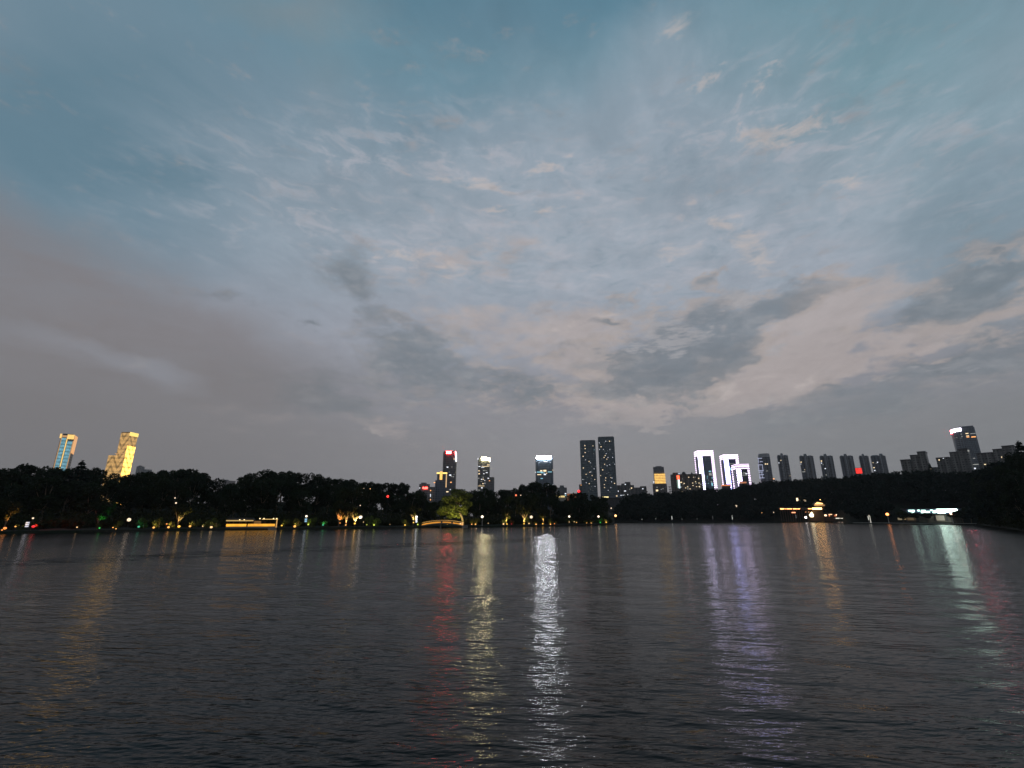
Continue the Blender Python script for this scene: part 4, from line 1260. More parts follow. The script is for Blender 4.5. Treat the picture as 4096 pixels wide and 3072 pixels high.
# ------------------------------------------------------------------ lamps
LIGHTS = bpy.data.lights
def spot(name, parent, loc, target, energy, color, angle=70, size=.15):
    l = LIGHTS.new(name, 'SPOT')
    l.energy, l.color, l.spot_size, l.spot_blend, l.shadow_soft_size = energy, color, R(angle), .6, size
    o = bpy.data.objects.new(name, l)
    COL.objects.link(o)
    o.parent = parent
    o.location = loc
    o.rotation_euler = (Vector(target) - Vector(loc)).to_track_quat('-Z', 'Y').to_euler()
    return o
BLACKM = plain('black_metal', (.02, .02, .022), .5)
GREYM = plain('grey_metal', (.16, .16, .17), .5)
PALEM = plain('pale_post_paint', (.5, .48, .45), .5)
def gl(name, c, s_): return glow(name, lin(c), s_)
FL = {'warm': (gl('warm_flood_lens', (255, 176, 84), 1.7), (1, .62, .25)), 'white': (gl('white_flood_lens', (255, 205, 140), 1.4), (1, .75, .45)), 'gold': (gl('gold_flood_lens', (255, 196, 66), 1.6), (1, .75, .25)),
      'green': (gl('green_flood_lens', (60, 240, 90), .8), (.1, 1, .2)), 'teal': (gl('teal_flood_lens', (90, 235, 180), .6), (.15, 1, .6)), 'red': (gl('red_flood_lens', (255, 30, 30), 1.0), (1, .03, .03)), 'lime': (gl('lime_flood_lens', (225, 240, 80), 1.1), (.8, 1, .2)),
      'orange': (gl('orange_flood_lens', (255, 150, 60), 1.4), (1, .45, .12))}
COLN = {'warm': 'warm', 'white': 'pale', 'gold': 'gold', 'green': 'green', 'teal': 'teal', 'red': 'red', 'lime': 'lime yellow', 'orange': 'orange'}
FMARK = [(-9e3, 'at the far left edge'), (230, 'by the green lit shrub'), (430, 'by the teal lit shrub'), (590, 'left of the lit gallery'), (1115, 'right of the lit gallery'), (1320, 'among the flame lit trunks'), (1440, 'right of the flame lit trunks'), (1640, 'left of the arched bridge'),
         (1870, 'right of the arched bridge'), (2000, 'below the white ring emblem sign'), (2240, 'on the bank tip')]
def fmark(x): return [m for q, m in FMARK if q <= x][-1]

def bush_kind(seed):
    r_ = np.random.default_rng(seed)
    P, _ = crown_points(r_, 420, 2.0, .5, .4, .5, 7, .24, .02)
    cm = np_mesh('foliage', *leaves(r_, P, .15), LEAF_L)
    t_ = MB().path([(0, 0, -.3), (.08, 0, .7), (.02, .1, 1.4)], [.07, .05, .02], 6).build('stem', BARK)
    tm = t_.data
    bpy.data.objects.remove(t_)
    return cm, tm
BUSHES = [bush_kind(61), bush_kind(62), bush_kind(63)]

def floodlight(x, y, col, size, watts, height=3.5, tree=True, off=2.6, target=None):
    """a lamp on the bank that lights the trunk and leaves above it, with its tree"""
    size *= .72
    watts *= 1.5
    D0 = shore_D(x)
    D = D0 + off
    p = at(x, y, D)
    zg = ground_z(x, off) - .05
    mat, c = FL[col]
    o = thing('ground_floodlight', (p.x, D, zg), 'small %s floodlight on the bank %s' % (COLN[col], fmark(x)), 'floodlight', '%s floodlights %s' % (COLN[col], fmark(x)))
    h_ = max(p.z - zg, size * .9)
    hs = MB().box(-.12, .12, -.12, .12, 0, max(h_ - size, .05)).box(-size * .8, size * .8, .05, size * .9, h_ - size * .7, h_ + size * .3).build('housing', BLACKM, o)
    MB().ball((0, 0, h_), size, 10, 7, .85).build('lens', mat, hs)
    if watts > 80:
        bushy = tree and watts <= 850
        spot('floodlight_beam', o, (0, 0, h_ + size * 1.1), target or ((0, 1.6, h_ + 1.6) if bushy else (0, 1.3, h_ + 2.6)), watts * (.55 if bushy else 2.0), c, 110 if bushy else 80)
        if bushy:
            lb = 'low %s lit bush on the bank %s' % (COLN[col], fmark(x))
            k2 = thing('bush', (p.x + rg.uniform(-.5, .5), D + 1.7, zg), lb, 'bush', '%s lit bushes %s' % (COLN[col], fmark(x)), rg.uniform(0, 6))
            s_ = rg.uniform(.8, 1.5)
            k2.scale = (s_, s_, s_ * rg.uniform(.8, 1.3))
            for nm, me in zip(('foliage', 'stem'), BUSHES[int(rg.integers(0, 3))]):
                link(nm, me, k2)
    if tree and watts > 850:
        k_ = FRONT[int(rg.integers(0, 3))]
        zb = ground_z(x, off + 2.2) - .2
        Ht = rg.uniform(6.5, 9.5)
        xx = x + rg.uniform(-2, 2)
        lab = 'low %s lit tree on the bank %s' % (COLN[col], fmark(x))
        plant('shore_tree', k_, 9.0, xx, D + 1.3, zb + Ht, zb, lab, 'low %s lit trees %s' % (COLN[col], fmark(x)), rg, 1.0)
    return o

for f in [(20, 2113, 'orange', .5, 900), (62, 2106, 'warm', .25, 500), (8, 2120, 'orange', .25, 0), (308, 2109, 'white', .25, 0), (398, 2112, 'green', .3, 700), (452, 2110, 'warm', .22, 120), (464, 2115, 'warm', .22, 0), (555, 2107, 'teal', .45, 200),
          (615, 2110, 'warm', .42, 500), (667, 2096, 'orange', .3, 200), (674, 2109, 'warm', .45, 500), (716, 2106, 'gold', .55, 900), (760, 2105, 'warm', .45, 300), (811, 2105, 'white', .25, 160), (845, 2110, 'white', .55, 200),
          (1127, 2102, 'gold', .4, 200), (1179, 2106, 'warm', .6, 500), (1233, 2098, 'lime', .42, 160), (1292, 2100, 'teal', .4, 420), (1360, 2092, 'orange', .3, 1600), (1383, 2100, 'warm', .35, 1200), (1419, 2094, 'gold', .5, 2200), (1454, 2088, 'white', .22, 0), (1467, 2099, 'lime', .25, 60),
          (1496, 2100, 'lime', .45, 120), (1620, 2100, 'gold', .42, 200), (1560, 2097, 'white', .14, 0), (1654, 2090, 'gold', .35, 1300), (1671, 2098, 'lime', .4, 100), (1887, 2097, 'warm', .32, 120), (1902, 2097, 'warm', .42, 160), (1953, 2093, 'white', .25, 0), (2014, 2096, 'white', .5, 300), (2028, 2096, 'gold', .4, 1800),
          (2046, 2096, 'red', .25, 120), (2096, 2095, 'gold', .4, 1600), (2116, 2094, 'white', .42, 160), (2144, 2097, 'warm', .45, 200), (2171, 2095, 'gold', .42, 900), (2202, 2097, 'warm', .4, 160), (2218, 2095, 'orange', .3, 100), (2277, 2088, 'white', .3, 60), (2297, 2087, 'white', .3, 60), (2306, 2090, 'warm', .3, 60), (2347, 2092, 'warm', .25, 60), (2365, 2092, 'warm', .35, 120),
          (2401, 2090, 'green', .4, 350), (2425, 2089, 'gold', .55, 500)]:
    floodlight(*f)

# the shrub lit red, and the one lit green
def shrub(x, y0, y1, off, label, mat=LEAF_L):
    D = shore_D(x) + off
    zt, zb = at(x, y0, D).z, ground_z(x, off) - .2
    r2 = np.random.default_rng(int(x))
    H = max(zt - zb, 1.2)
    P, _ = crown_points(r2, 700, H, .42, .38, .55, 9, .22, .02)
    o = thing('shrub', (col_X(x, D), D, zb), label, 'shrub')
    link('foliage', np_mesh('foliage', *leaves(r2, P, .16), mat), o)
    MB().path([(0, 0, 0), (.1, 0, H * .6)], [.08, .03], 6).build('stem', BARK, o)
    return o
shrub(134, 2089, 2113, 3.4, 'rounded shrub lit bright red at the far left waterside')
floodlight(134, 2106, 'red', .55, 700, tree=False, off=2.2, target=(0, 1.3, 1.6))
shrub(398, 2094, 2114, 4.0, 'shrub lit vivid green, left of the teal lit one')
shrub(636, 2070, 2085, 5.0, 'olive lit shrub above the first warm lights left of the gallery')
shrub(1292, 2088, 2108, 4.0, 'shrub lit teal green between the gallery and the flame lit trunks')
shrub(2403, 2074, 2096, 4.0, 'shrub lit green on the tip of the bank')

GLOBE = gl('globe_lamp_glass', (255, 236, 208), 2.2)
GLOBE_W = gl('warm_globe_lamp_glass', (255, 186, 116), 4)
GLOBE_S = gl('small_lamp_glass', (255, 226, 190), 1.3)
GLOBE_R = gl('red_lantern_paper', (255, 40, 30), 2.0)
def lamp(name, x, y, off, r_, mat, label, group=None, post=BLACKM, pr=.07, D=None, arm=0.0):
    D0 = shore_D(x)
    D = D or D0 + off
    p = at(x, y, D)
    zg = ground_z(x, D - D0) - .1
    o = thing(name, (p.x, D, zg), label, 'lamp', group)
    h_ = max(p.z - zg, .6)
    MB().tube((0, 0, 0), (0, 0, .35), pr * 2, pr * 1.5, 8).tube((0, 0, .3), (0, 0, h_ - r_ * .8), pr, pr * .8, 8).tube((0, 0, h_ - r_ * 1.15), (0, 0, h_ - r_ * .7), pr * 1.2, r_ * .6, 8).build('post', post, o)
    MB().ball((arm, 0, h_), r_, 12, 8).build('globe', mat, o, smooth=True)
    if arm:
        MB().tube((0, 0, h_ - r_ * 1.1), (arm, 0, h_ - r_ * .7), pr * .8, n=6).build('bracket', post, o)
    return o
lamp('street_lamp', 1442, 2068, 3, .62, GLOBE, 'bright white globe lamp on post right of the flame lit trunks')
lamp('street_lamp', 1929, 2067, 3, .55, GLOBE, 'white globe lamp on pale post right of the arched bridge', post=PALEM, pr=.1)
lamp('street_lamp', 2125, 2068, 3, .66, GLOBE_S, 'cream globe lamp beside the yellow lit trunk under the ring emblem sign')
lamp('street_lamp', 2277, 2066, 3, .5, GLOBE, 'white globe lamp standing over a column of lights left of the twin towers')
lamp('street_lamp', 2394, 2066, 3, .52, GLOBE, 'white globe lamp above the green lit shrub on the bank tip')
lamp('street_lamp', 1225.6, 2065, 3, .36, GLOBE, 'oval white lamp above a bluish light board right of the gallery')
lamp('street_lamp', 516, 2079, 4, .50, GLOBE_S, 'squarish pale yellow lamp between the green and teal lit shrubs')
lamp('street_lamp', 132, 2073, 4, .22, GLOBE_S, 'small white lamp above the red lit shrub')
lamp('street_lamp', 2462, 2063, 10, .72, GLOBE_W, 'warm lamp on the far bank just right of the bank tip', D=330)
lamp('path_lamp', 2445, 2033, 10, .42, GLOBE_S, 'small pale lamp up in dark trees above the bank tip', D=316)
for (x, y, off, r_, m_, lab) in [(700, 1992, 18, .20, GLOBE_S, 'faint upper lamp glimmering in trees left of the gallery'), (704, 2012, 16, .27, GLOBE_S, 'brighter lower lamp glimmering in trees left of the gallery'), (1455, 1953, 34, .32, GLOBE_S, 'left white lamp of a pair high in the trees right of the gallery'),
                              (1479, 1954, 34, .34, GLOBE_W, 'right amber lamp of a pair high in the trees right of the gallery'), (1441, 2022, 15, .2, GLOBE_S, 'tiny white lamp in trees straight above the bright globe lamp'), (2064, 1981, 22, .45, gl('orange_window_glow', (255, 110, 60), 1.6), 'orange lit window pair glimmering through trees between the two signed towers'),
                              (2083, 1981, 22, .22, GLOBE_S, 'small white lit window beside the orange pair in trees between the signed towers')]:  # the orange and white ones are windows behind trees, built as post lamps
    lamp('path_lamp', x, y, off, r_, m_, lab)
o = lamp('red_lantern', 1551, 1986, 16, .5, GLOBE_R, 'red oval lantern glowing in trees left of the bridge')
lamp('beacon_lamp', 2315, 1965, 20, .8, gl('red_beacon_glass', (255, 40, 45), 1.8), 'red beacon light at the foot of the left twin tower')
BOL = gl('bollard_tube_glass', (235, 240, 230), .9)
def bollard(x, y0, y1, D, s_mat, label, group=None, w_=.3):
    D0 = shore_D(x)
    p, q = at(x, y0, D), at(x, y1, D)
    zg = ground_z(x, D - D0) - .1
    o = thing('light_column', (p.x, D, zg), label, 'lamp', group)
    MB().tube((0, 0, 0), (0, 0, max(q.z - zg, .2)), w_ * .8, n=8).build('foot', BLACKM, o)
    MB().tube((0, 0, max(q.z - zg, .2)), (0, 0, p.z - zg), w_ * .7, n=8).build('tube', s_mat, o)
for (x, y0, y1, m_, lab) in [(2567, 2064, 2078, BOL, 'tallest pale light column on the dark far bank, furthest left'), (2623, 2069, 2076, BOL, 'short bright dot of a light column under the gold banded tower'), (2687, 2064, 2078, BOL, 'tall pale light column below the brown apartment slab corner'), (2726, 2067, 2078, BOL, 'shorter pale light column below the brown apartment slab middle'),
                             (2788, 2073, 2078, gl('dim_bollard_glass', (170, 170, 165), .25), 'dim short light column below the tallest portal tower'), (2850, 2064, 2077, gl('faint_bollard_glass', (150, 150, 150), .2), 'faint tall light column right of the dim short one'), (2928, 2062, 2078, BOL, 'pale light column with bright head below the two smaller portal towers')]:
    bollard(x, y0, y1, shore_D(x) + 3.5, m_, lab)
for (x, y, D, r_, m_, lab) in [(2945, 2024, 455, .9, GLOBE_S, 'lone cream lamp half way up the wood below the portal towers'), (3095, 2049, 446, .5, GLOBE_S, 'tiny white lamp left of the pavilion corridor'), (3464, 2000, 420, .5, GLOBE_S, 'tiny white lamp high in the wood right of the pavilion'),
                               (4092, 2033, None, .35, GLOBE_S, 'small white lamp at the right edge among black trees'), (3955, 2061, None, .22, GLOBE_S, 'tiny upper white lamp right of the white lit boathouse'), (3962, 2070, None, .22, GLOBE_S, 'tiny lower white lamp right of the white lit boathouse')]:
    lamp('path_lamp', x, y, 8, r_, m_, lab, D=D)
o = lamp('path_lamp', 3046, 2050, 6, 1.0, GLOBE_W, 'wide flaring orange lamp on the bank left of the pavilion')
lamp('path_lamp', 3057, 2048, 6, .55, GLOBE_W, 'small orange lamp touching the wide flaring one')
lamp('street_lamp', 3549, 2057, 3, .85, gl('orange_street_glass', (255, 150, 80), 5), 'orange globe lamp on a pale post between pavilion and boathouse', post=PALEM, pr=.22)
lamp('street_lamp', 3804, 2055, 2.5, .62, gl('pink_street_glass', (255, 200, 170), 4), 'pinkish lamp on a pale post in front of the white lit boathouse', post=PALEM, pr=.22)
lamp('street_lamp', 3478, 2061, 3, .5, gl('cream_street_glass', (255, 240, 215), 1.6), 'pale lamp with two glowing columns right of the pavilion', post=gl('lit_post_paint', (225, 220, 205), .75), pr=.24)
bollard(3472, 2064, 2080, shore_D(3472) + 3, gl('cream_column_glass', (225, 225, 210), .7), 'lower left glowing column of the pale lamp right of the pavilion', w_=.4)

def light_board(x, y0, y1, off, cells, mat, label, w_=.45):
    """a narrow upright board of lit characters"""
    D0 = shore_D(x)
    D = D0 + off
    p, q = at(x, y0, D), at(x, y1, D)
    zg = ground_z(x, off) - .1
    o = thing('light_board', (p.x, D, zg), label, 'sign')
    z0, z1 = q.z - zg, p.z - zg
    MB().box(-w_, w_, 0, .2, z0 - .1, z1 + .1).box(-.07, .07, .05, .15, 0, z0).build('panel', BLACKM, o)
    mb = MB()
    for i in range(cells):
        a_ = z0 + (z1 - z0) * (i + .12) / cells
        c_ = z0 + (z1 - z0) * (i + .88) / cells
        glyph(mb, -w_ * .8, w_ * .8, a_, c_, -.42, int(x) + i, .26)
    mb.build('lettering', mat, o)
light_board(1667, 2062, 2090, 3, 4, gl('white_board_light', (235, 240, 255), 2.0), 'upright board of white lit characters left of the arched bridge')
light_board(1225.3, 2073, 2089, 3, 2, gl('blue_board_light', (150, 200, 230), .9), 'upright board of bluish lit characters under the oval lamp')
light_board(115, 2087, 2110, 3, 3, gl('grey_board_light', (220, 220, 235), .8), 'upright board of pale lit characters left of the red lit shrub')

# ------------------------------------------------------------------ the tree lit from below by the bridge
D0 = shore_D(1850)
DT = D0 + 11
zb = ground_z(1850, 11) - .3
pt = at(1851, 2080, DT)
o = thing('floodlit_tree', (pt.x, DT, zb), 'large spreading tree lit yellow green from below, over the arched bridge', 'tree')
r2 = np.random.default_rng(8)
def rel(x, y, dy=0.0):
    p = at(x, y, DT + dy)
    return np.array([p.x - pt.x, dy, p.z - zb])
lobes = [(1765, 2050, 9, 2.2), (1790, 2052, 12, 2.0), (1756, 2046, 4, 1.6), (1800, 2066, 8, 1.6), (1822, 2058, -1, 1.9), (1790, 2030, 2, 2.6), (1772, 2034, -2, 2.0), (1815, 2030, -3, 2.8), (1840, 2040, 2, 2.0), (1856, 2050, 3, 1.7), (1800, 2005, 1, 3.0), (1825, 1990, -2, 3.4), (1850, 1998, 2, 3.2), (1845, 1970, 0, 2.6), (1822, 1968, 3, 2.4), (1785, 1995, -2, 2.2), (1868, 2015, 0, 2.6), (1872, 1985, 2, 2.4), (1860, 2030, -2, 2.0), (1775, 2015, 3, 1.8), (1836, 2068, 2, 1.0), (1806, 2048, -4, 1.6)]
Ps, Cs = [], []
for (x, y, dy, rr) in lobes:
    c = rel(x, y, dy * .45)
    n = int(210 * rr)
    d = r2.normal(size=(n, 3)); d /= np.linalg.norm(d, axis=1)[:, None]
    d[:, 2] *= .62
    Ps.append(c + d * (rr * r2.uniform(.3, 1, n) ** .5)[:, None]); Cs.append(c)
link('crown', np_mesh('crown', *leaves(r2, np.concatenate(Ps), .30), LEAF_L), o)
mb = MB()
fork = Vector(rel(1838, 2052))
mb.path([(0.6, 0, -.5), Vector(rel(1847, 2066)), fork, Vector(rel(1825, 2030)), Vector(rel(1822, 1990))], [.55, .45, .38, .26, .12], 8)
for c in Cs:
    a_ = fork.lerp(Vector(rel(1825, 2030)), float(r2.uniform(0, .9)))
    mb.path([a_, (a_ + Vector(c)) / 2 + Vector((0, 0, .3)), Vector(c)], [.17, .11, .04], 6)
mb.build('trunk', plain('pale_bark', (.22, .17, .12), .85), o)
for (x, y, off, tgt, wts) in [(1790, 2092, -8, (0, 7.5, 8.0), 3600), (1822, 2092, -8, (0, 8, 7.5), 2700), (1849, 2094, -5, (-2.2, 5, 7), 2000)]:
    Df = DT + off
    p = at(x, y, Df)
    zg = ground_z(x, Df - shore_D(x)) - .05
    q = thing('ground_floodlight', (p.x, Df, max(zg, .4)), 'gold floodlight aimed up at the spreading tree behind the bridge', 'floodlight', 'floodlights under the spreading tree')
    MB().box(-.25, .25, -.2, .2, 0, .3).build('housing', BLACKM, q)
    MB().box(-.2, .2, -.15, .15, .3, .36).build('lens', FL['gold'][0], q)
    spot('floodlight_beam', q, (0, 0, .5), tgt, wts, (1, .84, .30), 100, .2)

# ------------------------------------------------------------------ arched bridge
GB = stripes('gold_rail_light', lin((255, 168, 48)), .85, .42, .62, (.3, .22, .12), .35)
STONE = plain('bridge_stone', (.22, .2, .18), .8)
xl, xr = 1687, 1853
DB = shore_D(1770) - 2.0
pm = at(1770, 2090, DB)
o = thing('arched_bridge', (pm.x, DB, 0), 'low arched footbridge with gold lit railings at the water', 'bridge')
aL, aR = at(xl, 2098, DB).x - pm.x, at(xr, 2097, DB).x - pm.x
def deck(t_):
    y = 2101 - (2101 - 2091) * (1 - (2 * t_ - 1) ** 2)
    return at(xl + (xr - xl) * t_, y, DB).z
mb, mr, ml, mp = MB(), MB(), MB(), MB()
N = 24
for i in range(N):
    t0, t1 = i / N, (i + 1) / N
    x0, x1 = aL + (aR - aL) * t0, aL + (aR - aL) * t1
    z0, z1 = deck(t0), deck(t1)
    mb.add([(x0, 0, z0 - .45), (x1, 0, z1 - .45), (x1, 3, z1 - .45), (x0, 3, z0 - .45), (x0, 0, z0), (x1, 0, z1), (x1, 3, z1), (x0, 3, z0)], [(0, 3, 2, 1), (4, 5, 6, 7), (0, 1, 5, 4), (1, 2, 6, 5), (2, 3, 7, 6), (3, 0, 4, 7)])
    if i not in (11, 17): ml.add([(x0, -.12, z0 - .05), (x1, -.12, z1 - .05), (x1, -.12, z1 + .45), (x0, -.12, z0 + .45), (x0, -.04, z0 - .05), (x1, -.04, z1 - .05), (x1, -.04, z1 + .45), (x0, -.04, z0 + .45)], [(0, 1, 2, 3), (7, 6, 5, 4), (0, 4, 5, 1), (3, 2, 6, 7)])
    for yy in (0.06, 2.85):
        mr.tube((x0, yy, z0 + .95), (x1, yy, z1 + .95), .05, n=5)
    mp.box(x0 - .07, x0 + .07, 0, .14, z0, z0 + 1.0)
    mp.box(x0 - .07, x0 + .07, 2.8, 2.94, z0, z0 + 1.0)
mb.build('deck', STONE, o)
mr.build('handrail', gl('handrail_light', (255, 190, 80), .85), o)
mp.build('railing', STONE, o)
ml.build('light_strip', GB, o)
MB().box(aL + (aR - aL) * .44, aL + (aR - aL) * .46, .2, 2.8, -1, deck(.45) - .45).build('pier', STONE, o)
MB().box(aL - 1.5, aL + .5, -.3, 3.3, -1, deck(0) - .06).build('abutment', STONE, o)
MB().box(aR - .5, aR + 1.5, -.3, 3.3, -1, deck(1) - .06).build('abutment', STONE, o)
x_, z_ = at(1842, 2092, DB).x - pm.x, deck(.93)
MB().ball((x_, -.2, z_ + .35), .32, 10, 6, .8).build('end_lamp', FL['white'][0], o)
x_ = at(1850, 2090, DB).x - pm.x
MB().box(x_ - .3, x_ + .3, -.3, .2, deck(1), deck(1) + 1.1).build('end_post', gl('lit_end_post', (255, 190, 110), .9), o)

# ------------------------------------------------------------------ lit waterside gallery
DG = shore_D(1005) + 1.2
pg = at(1005, 2110, DG)
b = Bld('waterside_gallery', 1005, 2080, DG, 'long open waterside gallery outlined in gold light with glowing base', 'pavilion', face=.75)
b.root.location.z = 0
_, zr0 = b.loc(1005, 2082); _, zr1 = b.loc(1005, 2077); _, zf = b.loc(1005, 2107); _, zs = b.loc(1005, 2097)
gx0, _ = b.loc(905, 2090); gx1, _ = b.loc(1109, 2090); gm, _ = b.loc(1015, 2090)
MB().box(gx0, gx1, 0, 4.2, -.6, zf + .1).build('base', STONE, b.root)
MB().box(gx0 - .3, gm, -.6, 4.8, zr0 - .15, zr0 + .15).slab([(gx0 - .4, zr0 + .15), (gm, zr0 + .15), (gm - .6, zr0 + .9), (gx0 + .6, zr0 + .9)], .6, 3.6).build('roof', DARKC, b.root)
MB().box(gm + 2.2, gx1 + .2, -.4, 4.6, zr1 - .1, zr1 + .12).build('roof', DARKC, b.root)
MB().box(gx0, gm - .1, -.75, -.62, zr0 - .22, zr0 + .16).build('eave_light', gl('dim_eave_light', (236, 190, 100), .62), b.root)
MB().box(gm + 2.4, gx1 + .1, -.55, -.42, zr1 - .08, zr1 + .10).build('eave_light', gl('eave_light', (255, 205, 110), .95), b.root)
for xx in (960, 978, 1040, 1056, 1094, 1107):
    q, _ = b.loc(xx, 2078)
    MB().ball((q, -.5, (zr0 if xx < 1015 else zr1) + .22), .2, 8, 6).build('roof_lamp', FL['white'][0] if False else gl('roof_lamp_glass', (255, 225, 165), 2.0), b.root)
for i in range(9):
    q = gx0 + .3 + (gx1 - gx0 - .6) * i / 8
    MB().box(q - .1, q + .1, .1, .3, zf, zr0 - .2).build('post', plain('red_brown_post', (.12, .04, .025)), b.root)
    MB().box(q - .1, q + .1, 3.8, 4.0, zf, zr0 - .2).build('post', BRN, b.root) if i % 2 == 0 else None
MB().box(gx1 - .32, gx1, -.2, 0.0, zf - .3, zr1).build('gate_post', gl('lit_gate_post', (240, 180, 90), .75), b.root)
MB().box(gm + .1, gm + 2.2, -.1, .05, zs, zr0 - .1).build('lattice_screen', stripes('lit_lattice', lin((190, 130, 60)), .4, .5, .5, (.3, .2, .1), .2), b.root)
GBASE = stripes('gold_base_light', lin((255, 176, 50)), 1.15, 50.0, .99, (.3, .2, .1), .5)
m_cut, _ = b.loc(987, 2100)
MB().box(gx0 + .1, m_cut - .1, -.12, -.02, zf + .12, zs + .1).build('base_light', GBASE, b.root)
MB().box(m_cut + .3, gx1 - .6, -.12, -.02, zf + .12, zs + .12).build('base_light', GBASE, b.root)

# ------------------------------------------------------------------ lakeside pavilion with corridor, hall and kiosk
EAVE = gl('orange_eave_light', (255, 170, 96), 5.5)
EAVE_B = gl('bright_eave_light', (255, 190, 112), 10.0)
ROOFM = plain('dark_tile_roof', (.05, .045, .045), .7)
DP = shore_D(3260) + 7
b = Bld('lakeside_pavilion', 3262, 2035, DP, 'two storey waterside pavilion with brightly lit eaves and upper roof', 'pavilion', face=.6)
x0, x1, _, zt = b.rect(3232, 2036, 3290, 2076)
_, z_up0 = b.loc(3275, 2036); _, z_up1 = b.loc(3275, 2018); _, z_top = b.loc(3268, 2007); _, z_e = b.loc(3270, 2036)
WARMW = plain('pavilion_wall', (.11, .075, .05), .8)
MB().box(x0, x1, 0, 10, 0, zt - .4).build('wall', WARMW, b.root)
MB().box(x0 - 2.5, x1 + 2.2, -2.5, 12, z_e - .9, z_e - .3).slab([(x0 - 2.5, z_e - .3), (x1 + 2.2, z_e - .3), (x1 - .5, z_e + 1.3), (x0 + .5, z_e + 1.3)], 0, 9.6).build('lower_roof', ROOFM, b.root)
l0, l1, lz0, lz1 = b.rect(3229, 2034, 3247, 2036.5); m0, m1, mz0, mz1 = b.rect(3246, 2031.5, 3283, 2038)
MB().box(l0, l1, -2.9, -2.6, lz0, lz1).build('eave_light', EAVE, b.root)
MB().box(m0, m1, -2.95, -2.6, mz0, mz1).build('eave_light', EAVE_B, b.root)
u0, _ = b.loc(3262, 2025); u1, _ = b.loc(3298, 2025)
MB().box(u0, u1, 1.5, 8.5, z_e, z_up1).build('upper_wall', WARMW, b.root)
r0, _ = b.loc(3255, 2018); r1, _ = b.loc(3302, 2018); rp, _ = b.loc(3268, 2007); rq, _ = b.loc(3290, 2012)
_, zq = b.loc(3290, 2012)
MB().slab([(r0, z_up1), (r1, z_up1), (rq, zq), (rp, z_top)], -.5, 9).build('upper_roof', ROOFM, b.root)
r1b, _ = b.loc(3292, 2018)
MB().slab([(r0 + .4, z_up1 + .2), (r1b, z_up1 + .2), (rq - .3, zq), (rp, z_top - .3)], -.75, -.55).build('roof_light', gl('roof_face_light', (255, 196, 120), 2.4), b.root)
MB().box(r0, r1b + 1.2, -.6, -.52, z_up1 - 1.4, z_up1).build('frieze', gl('frieze_light', (200, 150, 90), .5), b.root)
p0, p1, q0, q1 = b.rect(3234, 2047, 3252, 2068)
MB().slab([(p0 + .8, q0), (p1 - .3, q0), (p1, q0 + 2), (p1 - 1.2, q1), (p0 + 2, q1 - .6), (p0, q0 + 1.8)], -.35, -.1).build('glow_face', gl('white_gold_wall_glow', (255, 238, 190), 4.0), b.root)  # wall patch made to glow, standing in for lamplight on the wall
b.panel('side_lamp', 3217, 2066, 3227, 2073, gl('violet_white_lamp', (250, 236, 230), 5), 1.0, .6)
b.panel('low_eave_light', 3218, 2047, 3234, 2049.5, gl('dim_orange_eave', (240, 160, 100), 1.2), 2.7, .3)
spot('wall_lamp', b.root, ((p0 + p1) / 2, -3.5, q1), ((p0 + p1) / 2 + 4, 0, q0 + 1), 900, (1, .7, .4), 120)

b = Bld('covered_corridor', 3170, 2035, DP + 2, 'long low covered corridor with a broken line of orange eave lights left of the pavilion', 'corridor', face=.6)
x0, x1, _, zt = b.rect(3118, 2034, 3226, 2076)
MB().box(x0, x1, -.6, 4.2, zt - .2, zt + .1).slab([(x0 - .5, zt + .1), (x1, zt + .1), (x1 - 1, zt + 1.3), (x0 + .8, zt + 1.3)], .4, 3.4).build('roof', ROOFM, b.root)
for i in range(12):
    q = x0 + .4 + (x1 - x0 - .8) * i / 11
    MB().box(q - .14, q + .14, 0, .28, 0, zt - .2).build('post', WARMW, b.root)
for xa_, xb_, hh in ((3120, 3134, 4.0), (3136, 3144, 1.6), (3146, 3167, 2.4), (3171, 3186, 2.8), (3188, 3199, 2.6), (3205, 3214, .8), (3221, 3225, 1.0)):
    b.panel('eave_light', xa_, 2035.5 - hh / 2, xb_, 2035.5 + hh / 2, EAVE if hh > 1 else gl('faint_eave_light', (150, 120, 80), .3), .75, .14)
b.panel('end_wall', 3226, 2040, 3231, 2076, WARMW, 0, 4)

